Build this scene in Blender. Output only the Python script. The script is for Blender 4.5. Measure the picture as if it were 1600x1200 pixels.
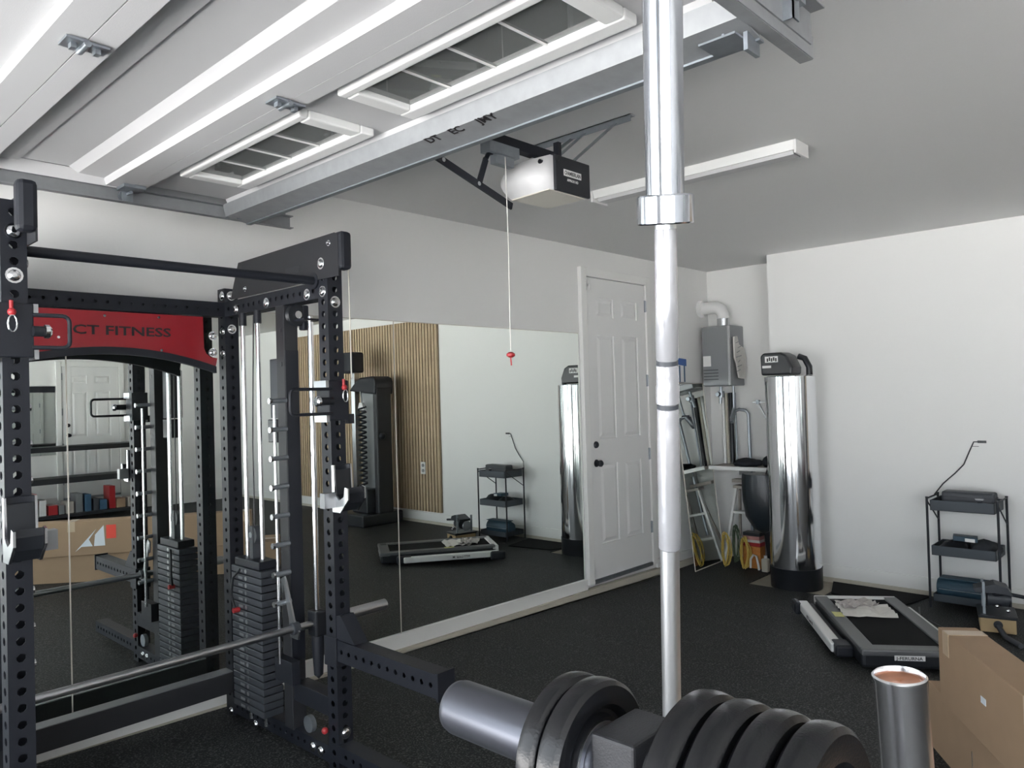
import bpy, math, random
from mathutils import Vector, Matrix
random.seed(7)
S = bpy.context.scene
for o in list(bpy.data.objects): bpy.data.objects.remove(o)
COL = S.collection
# ------------------------------------------------------------------ camera, sky, sun, exposure
cam_d = bpy.data.cameras.new('camera'); cam = bpy.data.objects.new('camera', cam_d); COL.objects.link(cam)
cam_d.sensor_width = 36; cam_d.lens = 1183.459 / 1600 * 36; cam_d.clip_start = 0.02; cam_d.clip_end = 200
c0 = Vector((1911 - 800, 587 - 600, 1183.459)).normalized(); c1 = Vector((-460 - 800, 655 - 600, 1183.459)).normalized()
c2 = c0.cross(c1)
if c2.y > 0: c2 = -c2
right = Vector((c0.x, c1.x, c2.x)); down = Vector((c0.y, c1.y, c2.y)); fwd = Vector((c0.z, c1.z, c2.z))
M = Matrix((right, -down, -fwd)).transposed().to_4x4(); M.translation = Vector((0, 0, 1.63))
cam.matrix_world = M; S.camera = cam
w = bpy.data.worlds.new('sky'); S.world = w; w.use_nodes = True
bg = w.node_tree.nodes['Background']; bg.inputs[0].default_value = (0.86, 0.93, 1.0, 1); bg.inputs[1].default_value = 4.9
sun_d = bpy.data.lights.new('sun', 'SUN'); sun_d.energy = 84; sun_d.angle = 0.01; sun_d.color = (1, 0.97, 0.94)
sun = bpy.data.objects.new('sun', sun_d); COL.objects.link(sun); sun.rotation_euler = (math.radians(12), math.radians(28), 0)
S.view_settings.view_transform = 'Standard'; S.view_settings.look = 'None'; S.view_settings.gamma = 1
S.view_settings.use_curve_mapping = False
S.view_settings.exposure = 0.0

# ------------------------------------------------------------------ materials
MATS = {}
def mat(name, col, rough=0.5, metal=0.0, var=0.0, vscale=6.0, bump=0.0, bscale=200.0, coat=0.0, trans=0.0, alpha=None, spec=None):
    if name in MATS: return MATS[name]
    m = bpy.data.materials.new(name); m.use_nodes = True; nt = m.node_tree; b = nt.nodes['Principled BSDF']
    c = (*col, 1)
    b.inputs['Base Color'].default_value = c; b.inputs['Roughness'].default_value = rough; b.inputs['Metallic'].default_value = metal
    if coat: b.inputs['Coat Weight'].default_value = coat; b.inputs['Coat Roughness'].default_value = 0.15
    if spec is not None: b.inputs['Specular IOR Level'].default_value = spec
    if trans: b.inputs['Transmission Weight'].default_value = trans
    tc = nt.nodes.new('ShaderNodeTexCoord')
    if var:
        n = nt.nodes.new('ShaderNodeTexNoise'); n.inputs['Scale'].default_value = vscale; n.inputs['Detail'].default_value = 4
        nt.links.new(tc.outputs['Object'], n.inputs['Vector'])
        mx = nt.nodes.new('ShaderNodeMix'); mx.data_type = 'RGBA'
        mx.inputs['A'].default_value = (*[max(0, k * (1 - var)) for k in col], 1); mx.inputs['B'].default_value = (*[min(1, k * (1 + var)) for k in col], 1)
        nt.links.new(n.outputs['Fac'], mx.inputs['Factor']); nt.links.new(mx.outputs['Result'], b.inputs['Base Color'])
    if bump:
        n2 = nt.nodes.new('ShaderNodeTexNoise'); n2.inputs['Scale'].default_value = bscale; n2.inputs['Detail'].default_value = 3
        nt.links.new(tc.outputs['Object'], n2.inputs['Vector'])
        bp = nt.nodes.new('ShaderNodeBump'); bp.inputs['Strength'].default_value = bump; bp.inputs['Distance'].default_value = 0.002
        nt.links.new(n2.outputs['Fac'], bp.inputs['Height']); nt.links.new(bp.outputs['Normal'], b.inputs['Normal'])
    MATS[name] = m; return m
wallm = mat('wall paint', (0.80, 0.80, 0.785), 0.75, var=0.015, vscale=2, bump=0.25, bscale=90)
ceilm = mat('ceiling paint', (0.72, 0.72, 0.715), 0.85, bump=0.3, bscale=70)
trimm = mat('trim paint', (0.82, 0.82, 0.80), 0.4)
doorm = mat('door paint', (0.80, 0.80, 0.79), 0.4, bump=0.1, bscale=60)
conc = mat('concrete', (0.33, 0.30, 0.24), 0.85, var=0.25, vscale=5, bump=0.5, bscale=60)
curbm = mat('concrete curb', (0.52, 0.49, 0.41), 0.85, var=0.12, vscale=8, bump=0.3, bscale=60)
drive = mat('driveway concrete', (0.62, 0.62, 0.62), 0.9, var=0.1, vscale=2)
gdoor = mat('white steel door', (0.50, 0.50, 0.505), 0.6, bump=0.15, bscale=350)
galv = mat('galvanised steel', (0.30, 0.31, 0.32), 0.55, 0.5, var=0.15, vscale=25)
galvd = mat('zinc bracket', (0.34, 0.37, 0.40), 0.4, 0.8, var=0.2, vscale=30)
black = mat('black powder coat', (0.013, 0.015, 0.021), 0.46, 0.0, spec=0.35, bump=0.25, bscale=600)
black2 = mat('dark grey powder coat', (0.024, 0.025, 0.029), 0.5, spec=0.4, bump=0.2, bscale=600)
blackp = mat('black plastic', (0.012, 0.014, 0.018), 0.38)
rubber = mat('black rubber', (0.006, 0.0065, 0.008), 0.26, spec=0.4, bump=0.1, bscale=500)
chrome = mat('chrome', (0.86, 0.87, 0.89), 0.09, 1.0)
chromer = mat('satin chrome', (0.70, 0.71, 0.73), 0.24, 1.0)
chromeb = mat('worn bar chrome', (0.66, 0.69, 0.75), 0.15, 1.0)
sleevem = mat('satin sleeve chrome', (0.90, 0.90, 0.92), 0.22, 1.0)
beltm = mat('treadmill belt rubber', (0.010, 0.010, 0.011), 0.8, spec=0.12)
shaftm = mat('fine knurled bar steel', (0.92, 0.93, 0.95), 0.38, 1.0)
railm = mat('graphite rail', (0.13, 0.135, 0.14), 0.4, 0.3)
steelb = mat('brushed steel', (0.52, 0.53, 0.55), 0.30, 1.0)
gunm = mat('grey steel sleeve', (0.10, 0.105, 0.125), 0.38, 0.8)
red = mat('red enamel', (0.27, 0.008, 0.016), 0.34, coat=0.3)
redp = mat('red plastic', (0.38, 0.025, 0.03), 0.35)
ink = mat('black ink', (0.015, 0.012, 0.014), 0.5)
card = mat('cardboard', (0.36, 0.245, 0.155), 0.8, var=0.06, vscale=12)
tape = mat('packing tape', (0.50, 0.38, 0.26), 0.3, var=0.05)
paperm = mat('paper', (0.66, 0.64, 0.60), 0.7, var=0.12, vscale=30)
whitep = mat('white plastic', (0.74, 0.74, 0.73), 0.4)
wrap = mat('white plastic wrap', (0.56, 0.56, 0.59), 0.20, 0.55, var=0.10, vscale=14, bump=0.9, bscale=28)
wood = mat('oak veneer', (0.45, 0.345, 0.225), 0.55, var=0.12, vscale=14)
woodg = mat('felt backing', (0.25, 0.195, 0.13), 0.9)
woodw = mat('weathered wood', (0.42, 0.38, 0.34), 0.7, var=0.2, vscale=20)
greyp = mat('grey metal casing', (0.26, 0.27, 0.28), 0.35, 0.4)
dgrey = mat('dark grey plastic', (0.042, 0.047, 0.056), 0.5)
trayg = mat('slate tray', (0.042, 0.053, 0.066), 0.5)
bluem = mat('teal blue fabric', (0.020, 0.055, 0.085), 0.55, var=0.2, bump=0.3, bscale=200)
blue = mat('blue print', (0.04, 0.12, 0.36), 0.5)
blued = mat('blue board', (0.05, 0.12, 0.20), 0.6)
yellow = mat('yellow cord', (0.62, 0.45, 0.10), 0.5)
green = mat('dark green cord', (0.06, 0.09, 0.05), 0.5)
orange = mat('orange carton', (0.55, 0.22, 0.05), 0.6, var=0.4, vscale=40)
copper = mat('copper lining', (0.72, 0.33, 0.20), 0.25, 0.9, var=0.4, vscale=60)
cloth = mat('dark cloth', (0.018, 0.022, 0.028), 0.8, bump=0.3)
bagm = mat('black bag plastic', (0.012, 0.018, 0.024), 0.3, bump=0.6, bscale=25)
woodbox = mat('light wood base', (0.40, 0.29, 0.15), 0.5, var=0.1)
redlabel = mat('red label print', (0.85, 0.07, 0.04), 0.45)
glassy = mat('crystal white print', (0.75, 0.80, 0.86), 0.35)
lensw = mat('lamp lens', (0.55, 0.55, 0.555), 0.35)
tint = mat('translucent cover', (0.55, 0.52, 0.46), 0.3)
def mirror_mat():
    m = bpy.data.materials.new('mirror glass'); m.use_nodes = True; b = m.node_tree.nodes['Principled BSDF']
    b.inputs['Base Color'].default_value = (0.80, 0.84, 0.81, 1); b.inputs['Metallic'].default_value = 1; b.inputs['Roughness'].default_value = 0.0
    return m
mirr = mirror_mat()
def pane_mat():
    m = bpy.data.materials.new('window glass'); m.use_nodes = True; nt = m.node_tree
    for n in list(nt.nodes): nt.nodes.remove(n)
    out = nt.nodes.new('ShaderNodeOutputMaterial'); mx = nt.nodes.new('ShaderNodeMixShader'); t = nt.nodes.new('ShaderNodeBsdfTransparent')
    g = nt.nodes.new('ShaderNodeBsdfGlossy'); g.inputs['Roughness'].default_value = 0.0; t.inputs[0].default_value = (0.80, 0.84, 0.84, 1)
    f = nt.nodes.new('ShaderNodeFresnel'); f.inputs[0].default_value = 2.3
    nt.links.new(f.outputs[0], mx.inputs[0]); nt.links.new(t.outputs[0], mx.inputs[1]); nt.links.new(g.outputs[0], mx.inputs[2]); df = nt.nodes.new('ShaderNodeBsdfDiffuse'); df.inputs[0].default_value = (0.42, 0.44, 0.43, 1); m2 = nt.nodes.new('ShaderNodeMixShader'); m2.inputs[0].default_value = 0.30  # grey diffuse share stands in for the brighter reflection the panes lack
    nt.links.new(mx.outputs[0], m2.inputs[1]); nt.links.new(df.outputs[0], m2.inputs[2]); nt.links.new(m2.outputs[0], out.inputs[0])
    return m
pane_m = pane_mat()
def floor_mat():
    m = bpy.data.materials.new('speckled rubber flooring'); m.use_nodes = True; nt = m.node_tree; b = nt.nodes['Principled BSDF']
    tc = nt.nodes.new('ShaderNodeTexCoord')
    v = nt.nodes.new('ShaderNodeTexNoise'); v.inputs['Scale'].default_value = 120; v.inputs['Detail'].default_value = 2
    nt.links.new(tc.outputs['Object'], v.inputs['Vector'])
    r = nt.nodes.new('ShaderNodeValToRGB'); r.color_ramp.elements[0].position = 0.50; r.color_ramp.elements[0].color = (0.010, 0.011, 0.012, 1)
    r.color_ramp.elements[1].position = 0.70; r.color_ramp.elements[1].color = (0.11, 0.115, 0.11, 1)
    nt.links.new(v.outputs['Fac'], r.inputs[0])
    n = nt.nodes.new('ShaderNodeTexNoise'); n.inputs['Scale'].default_value = 1.3; nt.links.new(tc.outputs['Object'], n.inputs['Vector'])
    mx = nt.nodes.new('ShaderNodeMix'); mx.data_type = 'RGBA'; mx.blend_type = 'ADD'; mx.inputs['B'].default_value = (0.006, 0.006, 0.006, 1)
    nt.links.new(n.outputs['Fac'], mx.inputs['Factor']); nt.links.new(r.outputs[0], mx.inputs['A']); nt.links.new(mx.outputs['Result'], b.inputs['Base Color'])
    b.inputs['Roughness'].default_value = 0.62; b.inputs['Specular IOR Level'].default_value = 0.22
    bp = nt.nodes.new('ShaderNodeBump'); bp.inputs['Strength'].default_value = 0.5; bp.inputs['Distance'].default_value = 0.003
    nt.links.new(v.outputs['Fac'], bp.inputs['Height']); nt.links.new(bp.outputs['Normal'], b.inputs['Normal'])
    return m
floorm = floor_mat()

# ------------------------------------------------------------------ mesh builder
EX, EY, EZ = Vector((1, 0, 0)), Vector((0, 1, 0)), Vector((0, 0, 1))
def frame(ax):
    ax = Vector(ax).normalized(); h = EZ if abs(ax.z) < 0.9 else EX
    a = ax.cross(h).normalized(); b = ax.cross(a).normalized(); return ax, a, b
class MB:
    def __init__(s): s.v = []; s.f = []; s.s = []
    def add(s, vs, fs, smooth=False):
        n = len(s.v); s.v += [tuple(v) for v in vs]; s.f += [tuple(i + n for i in f) for f in fs]; s.s += [smooth] * len(fs); return s
    def hexa(s, p):   # p: 8 points, bottom 4 then top 4
        return s.add(p, [(0, 3, 2, 1), (4, 5, 6, 7), (0, 1, 5, 4), (1, 2, 6, 5), (2, 3, 7, 6), (3, 0, 4, 7)])
    def box(s, x0, x1, y0, y1, z0, z1):
        return s.hexa([(x0, y0, z0), (x1, y0, z0), (x1, y1, z0), (x0, y1, z0), (x0, y0, z1), (x1, y0, z1), (x1, y1, z1), (x0, y1, z1)])
    def obox(s, c, a, b, cc):   # centre, three half-vectors
        c = Vector(c); a = Vector(a); b = Vector(b); cc = Vector(cc)
        return s.hexa([c - a - b - cc, c + a - b - cc, c + a + b - cc, c - a + b - cc, c - a - b + cc, c + a - b + cc, c + a + b + cc, c - a + b + cc])
    def beam(s, p0, p1, w, h, up=EZ):
        p0 = Vector(p0); p1 = Vector(p1); d = (p1 - p0); a = d.cross(Vector(up)).normalized(); b = a.cross(d).normalized()
        return s.obox((p0 + p1) / 2, d / 2, a * w / 2, b * h / 2)
    def cyl(s, p0, p1, r0, r1=None, n=16, caps=True):
        r1 = r0 if r1 is None else r1; p0 = Vector(p0); p1 = Vector(p1); ax, a, b = frame(p1 - p0)
        vs = []
        for p, r in ((p0, r0), (p1, r1)):
            for k in range(n):
                t = 2 * math.pi * k / n; vs.append(p + a * math.cos(t) * r + b * math.sin(t) * r)
        s.add(vs, [(k, (k + 1) % n, n + (k + 1) % n, n + k) for k in range(n)], True)
        if caps: s.add(vs, [tuple(range(n))[::-1], tuple(range(n, 2 * n))])
        return s
    def tube(s, pts, r, n=8, closed=False):
        pts = [Vector(p) for p in pts]; m = len(pts); rr = r if isinstance(r, (list, tuple)) else [r] * m
        rings = []; prev = None
        for i, p in enumerate(pts):
            if closed: d = pts[(i + 1) % m] - pts[i - 1]
            else: d = pts[min(i + 1, m - 1)] - pts[max(i - 1, 0)]
            d.normalize()
            if prev is None: _, a, b = frame(d)
            else:
                a = prev - d * prev.dot(d)
                if a.length < 1e-6: _, a, b = frame(d)
                a.normalize(); b = d.cross(a)
            prev = a
            rings.append([p + a * math.cos(2 * math.pi * k / n) * rr[i] + b * math.sin(2 * math.pi * k / n) * rr[i] for k in range(n)])
        vs = [v for q in rings for v in q]; fs = []
        for i in range(m if closed else m - 1):
            j = (i + 1) % m
            for k in range(n): fs.append((i * n + k, i * n + (k + 1) % n, j * n + (k + 1) % n, j * n + k))
        s.add(vs, fs, True)
        if not closed: s.add(rings[0] + rings[-1], [tuple(range(n))[::-1], tuple(range(n, 2 * n))])
        return s
    def lathe(s, prof, o, ax=EZ, n=32, smooth=True):   # prof [(r, h)]; sharp corners split the surface
        if len(prof) > 2:
            runs = [[prof[0]]]
            for i in range(1, len(prof)):
                runs[-1].append(prof[i])
                if i < len(prof) - 1:
                    a = Vector((prof[i][0] - prof[i-1][0], prof[i][1] - prof[i-1][1])); b = Vector((prof[i+1][0] - prof[i][0], prof[i+1][1] - prof[i][1]))
                    if a.length > 1e-7 and b.length > 1e-7 and a.normalized().dot(b.normalized()) < 0.82: runs.append([prof[i]])
            if len(runs) > 1:
                for q in runs: s.lathe(q, o, ax, n, smooth)
                return s
        o = Vector(o); ax, a, b = frame(ax); vs = []; m = len(prof)
        for r, h in prof:
            for k in range(n):
                t = 2 * math.pi * k / n; vs.append(o + ax * h + (a * math.cos(t) + b * math.sin(t)) * max(r, 1e-4))
        s.add(vs, [(i * n + k, i * n + (k + 1) % n, (i + 1) * n + (k + 1) % n, (i + 1) * n + k) for i in range(m - 1) for k in range(n)], smooth)
        return s
    def prism(s, poly, o, u, v, wv):   # polygon (a,b) -> o+a*u+b*v, extruded by vector wv
        o = Vector(o); u = Vector(u); v = Vector(v); wv = Vector(wv); n = len(poly)
        p = [o + u * a + v * b for a, b in poly]; q = [x + wv for x in p]
        return s.add(p + q, [tuple(range(n))[::-1], tuple(range(n, 2 * n))] + [(k, (k + 1) % n, n + (k + 1) % n, n + k) for k in range(n)])
    def ball(s, c, r, n=16, m=10, sx=(1, 1, 1)):
        c = Vector(c); vs = []; fs = []
        for i in range(m + 1):
            t = math.pi * i / m
            for k in range(n):
                p = 2 * math.pi * k / n; vs.append(c + Vector((r * sx[0] * math.sin(t) * math.cos(p), r * sx[1] * math.sin(t) * math.sin(p), r * sx[2] * math.cos(t))))
        for i in range(m):
            for k in range(n): fs.append((i * n + k, i * n + (k + 1) % n, (i + 1) * n + (k + 1) % n, (i + 1) * n + k))
        return s.add(vs, fs, True)
    def perfstrip(s, o, dl, dw, nin, L, W, pitch, hr, hw=None, start=None, depth=0.004):
        """a strip L long (dl) and W wide (dw) with octagonal holes, lipped inward"""
        o = Vector(o); dl = Vector(dl); dw = Vector(dw); nin = Vector(nin); hw = hw or hr
        n = max(1, int(L // pitch)); off = (L - n * pitch) / 2
        def P(a, b): return o + dl * a + dw * b
        if off > 1e-4:
            s.add([P(0, 0), P(off, 0), P(off, W), P(0, W)], [(0, 1, 2, 3)]); s.add([P(L - off, 0), P(L, 0), P(L, W), P(L - off, W)], [(0, 1, 2, 3)])
        for i in range(n):
            a0 = off + i * pitch; a1 = a0 + pitch; ca = (a0 + a1) / 2; cb = W / 2
            c = [P(a0, 0), P(a1, 0), P(a1, W), P(a0, W)]
            h = [P(ca + hr * math.cos(math.pi / 8 + math.pi / 4 * k) * 1.08, cb + hw * math.sin(math.pi / 8 + math.pi / 4 * k) * 1.08) for k in range(8)]
            h2 = [x + nin * depth for x in h]
            # octagon order: 0 (+a,+b small) 1 2 3(-a) 4 5 6 7
            fs = [(2, 4, 5), (2, 5, 6), (2, 6, 3), (3, 6, 7), (3, 7, 8), (3, 8, 0), (0, 8, 9), (0, 9, 10), (0, 10, 1), (1, 10, 11), (1, 11, 4), (1, 4, 2)]
            s.add(c + h, fs)
            s.add(h + h2, [(k, 8 + k, 8 + (k + 1) % 8, (k + 1) % 8) for k in range(8)])
        return s
    def perfbeam(s, p0, p1, w, h, up, sides, pitch=0.05, hr=0.009):
        """hollow square tube; sides is a string of a+, a-, b+, b- faces that carry holes; a=side, b=up"""
        p0 = Vector(p0); p1 = Vector(p1); d = (p1 - p0); L = d.length; d.normalize()
        a = d.cross(Vector(up)).normalized(); b = a.cross(d).normalized()
        for nm, nrm, t, W, H in (('a+', a, b, h, w), ('a-', -a, b, h, w), ('b+', b, a, w, h), ('b-', -b, a, w, h)):
            o = p0 + nrm * H / 2 - t * W / 2
            if nm in sides: s.perfstrip(o, d, t, -nrm, L, W, pitch, hr)
            else: s.add([o, o + d * L, o + d * L + t * W, o + t * W], [(0, 1, 2, 3)])
        for p in (p0, p1):
            s.add([p - a * w / 2 - b * h / 2, p + a * w / 2 - b * h / 2, p + a * w / 2 + b * h / 2, p - a * w / 2 + b * h / 2], [(0, 1, 2, 3)])
        return s
ORG = {}
def link(name, mb, m, parent=None, origin=None, bevel=0.0):
    if parent is not None: org = ORG[parent.name]
    else: org = Vector(origin if origin is not None else (0, 0, 0))
    me = bpy.data.meshes.new(name); me.from_pydata([(v[0] - org.x, v[1] - org.y, v[2] - org.z) for v in mb.v], [], mb.f)
    me.polygons.foreach_set('use_smooth', mb.s); me.update()
    if m is not None: me.materials.append(m)
    o = bpy.data.objects.new(name, me); COL.objects.link(o)
    if parent is not None: o.parent = parent
    else: o.location = org
    if bevel:
        b = o.modifiers.new('bevel', 'BEVEL'); b.width = bevel; b.segments = 2; b.limit_method = 'ANGLE'
    ORG[o.name] = org
    return o
def tag(o, label=None, cat=None, group=None, kind=None):
    if label: o['label'] = label
    if cat: o['category'] = cat
    if group: o['group'] = group
    if kind: o['kind'] = kind
    return o
def thing(name, loc, label, cat, group=None):
    o = bpy.data.objects.new(name, None); COL.objects.link(o); o.location = loc; o.empty_display_size = 0.1
    ORG[o.name] = Vector(loc); return tag(o, label, cat, group)
def single(name, mb, m, loc, label, cat, group=None, bevel=0.0, kind=None):
    return tag(link(name, mb, m, None, loc, bevel), label, cat, group, kind)
def struct(name, mb, m, bevel=0.0):
    return tag(link(name, mb, m, None, (0, 0, 0), bevel), kind='structure')
def text(name, body, o, u, v, size, m, parent, ext=0.0006, width=None, align='LEFT'):
    """flat lettering: u = reading direction, v = up; o = left end of baseline"""
    cu = bpy.data.curves.new('letters', 'FONT'); cu.body = body; cu.size = size; cu.extrude = ext; cu.align_x = align; cu.resolution_u = 2; cu.offset = size * 0.018
    t = bpy.data.objects.new('letters', cu); COL.objects.link(t); bpy.context.view_layer.update()
    me = bpy.data.meshes.new_from_object(t.evaluated_get(bpy.context.evaluated_depsgraph_get()))
    bpy.data.objects.remove(t)
    xs = [q.co.x for q in me.vertices]; sc = 1.0
    if width: sc = width / (max(xs) - min(xs))
    u = Vector(u).normalized(); v = Vector(v).normalized(); nn = u.cross(v); o = Vector(o) - ORG[parent.name]
    for q in me.vertices: q.co = o + u * q.co.x * sc + v * q.co.y + nn * q.co.z
    me.materials.clear(); me.materials.append(m)
    ob = bpy.data.objects.new(name, me); COL.objects.link(ob); ob.parent = parent; ORG[ob.name] = ORG[parent.name]
    return ob
def dome(mb, c, n, r=0.017, h=0.009):
    mb.lathe([(r * 0.35, h), (r * 0.7, h * 0.9), (r * 0.95, h * 0.45), (r, 0.001), (r * 1.35, 0.001), (r * 1.35, -0.001)], c, n, 14)
    mb.lathe([(0.0, h), (r * 0.35, h)], c, n, 14)
def bolt(parent, c, n, r=0.017):
    mb = MB(); dome(mb, c, n, r); return link('bolt', mb, chrome, parent)

# ------------------------------------------------------------------ setting
W, D, CE, XF, YR = 3.75, 6.48, 2.82, -1.2, -5.2
def zf(x): return 0.03 * (5.5 - max(XF, min(5.5, x)))
def slab(poly, m, name, dz=0.0, th=0.012, label=None, cat=None):
    mb = MB(); top = [(x, y, zf(x) + dz) for x, y in poly]; bot = [(x, y, zf(x) + dz - th) for x, y in poly]; n = len(poly)
    mb.add(top + bot, [tuple(range(n)), tuple(range(n, 2 * n))[::-1]] + [(k, n + k, n + (k + 1) % n, (k + 1) % n) for k in range(n)])
    if label: return single(name, mb, m, (0, 0, 0), label, cat)
    return struct(name, mb, m)
mb = MB()
for x0, x1 in ((XF, 5.5), (5.5, 7.0)):
    mb.hexa([(x0, YR, zf(x0) - 0.21), (x1, YR, zf(x1) - 0.21), (x1, W, zf(x1) - 0.21), (x0, W, zf(x0) - 0.21), (x0, YR, zf(x0) - 0.01), (x1, YR, zf(x1) - 0.01), (x1, W, zf(x1) - 0.01), (x0, W, zf(x0) - 0.01)])
struct('floor', mb, conc)
# rubber sheets laid on the slab, cut short around the softener tank
def sheet(polys, nm):
    mb = MB()
    for poly in polys:
        n = len(poly); top = [(x, y, zf(x)) for x, y in poly]; bot = [(x, y, zf(x) - 0.0095) for x, y in poly]
        mb.add(top + bot, [tuple(range(n)), tuple(range(n, 2 * n))[::-1]] + [(k, n + k, n + (k + 1) % n, (k + 1) % n) for k in range(n)])
    o = link(nm, mb, floorm, None, (0, 0, 0)); return o
o = sheet([[(XF, YR), (5.5, YR), (5.5, W - 0.05), (XF, W - 0.05)], [(5.5, YR), (5.98, YR), (5.98, W - 0.05), (5.5, W - 0.05)],
           [(5.98, 2.97), (6.88, 2.97), (6.88, W - 0.05), (5.98, W - 0.05)], [(5.98, YR), (6.44, YR), (6.44, 2.33), (5.98, 2.33)]], 'floor_covering')
tag(o, kind='structure')
mb = MB().box(XF - 0.2, 7.0, YR - 0.1, W + 0.1, CE, CE + 0.1); struct('ceiling', mb, ceilm)
mb = MB().box(XF - 0.15, 7.0, W, W + 0.12, -0.2, CE); struct('wall_left', mb, wallm)
mb = MB().box(D, D + 0.1, YR, 2.93, -0.2, CE); struct('wall_back', mb, wallm)
mb = MB().box(D + 0.1, 6.9, 2.83, 2.93, -0.2, CE); struct('wall_alcove', mb, wallm)
mb = MB().box(6.9, 7.0, 2.83, W, -0.2, CE); struct('wall_rear', mb, wallm)
mb = MB().box(XF - 0.15, D, YR - 0.12, YR, -0.2, CE); struct('wall_right', mb, wallm)
mb = MB().box(XF - 0.15, XF, 3.14, W, -0.2, CE).box(XF - 0.15, XF, -0.1, 0.70, -0.2, CE).box(XF - 0.15, XF, YR, -4.6, -0.2, CE)
mb.box(XF - 0.15, XF, 0.70, 3.14, 2.5, CE).box(XF - 0.15, XF, -4.6, -0.1, 2.5, CE); struct('wall_front', mb, wallm)
mb = MB().box(-30, XF - 0.15, -16, 16, -0.2, 0.19); tag(struct('driveway', mb, drive), kind='structure')
# baseboards
def ramp(x): return 0.155 + 0.017 * (4.84 - x)
mb = MB()
for x0, x1 in ((XF, 4.79), (5.81, 6.9)):
    mb.hexa([(x0, W - 0.02, ramp(x0) - 0.10), (x1, W - 0.02, ramp(x1) - 0.10), (x1, W, ramp(x1) - 0.10), (x0, W, ramp(x0) - 0.10),
             (x0, W - 0.02, ramp(x0)), (x1, W - 0.02, ramp(x1)), (x1, W, ramp(x1)), (x0, W, ramp(x0))])
struct('baseboard_left', mb, trimm)
mb = MB(); mb.hexa([(XF, W - 0.045, zf(XF) - 0.02), (6.9, W - 0.045, -0.02), (6.9, W, -0.02), (XF, W, zf(XF) - 0.02), (XF, W - 0.045, ramp(XF) - 0.10), (6.9, W - 0.045, 0.045), (6.9, W, 0.045), (XF, W, ramp(XF) - 0.10)])
struct('trim_1', mb, curbm)
mb = MB().box(D - 0.014, D, YR, 2.93, 0.03, 0.135); struct('baseboard_back', mb, trimm, 0.003)
mb = MB().box(D - 0.02, D, YR, 2.93, -0.01, 0.03).box(D, 6.9, 2.93, 2.945, -0.01, 0.05); struct('trim_2', mb, curbm)
mb = MB().box(XF, D, YR, YR + 0.014, 0.2, 0.32); struct('baseboard_right', mb, trimm)

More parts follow.
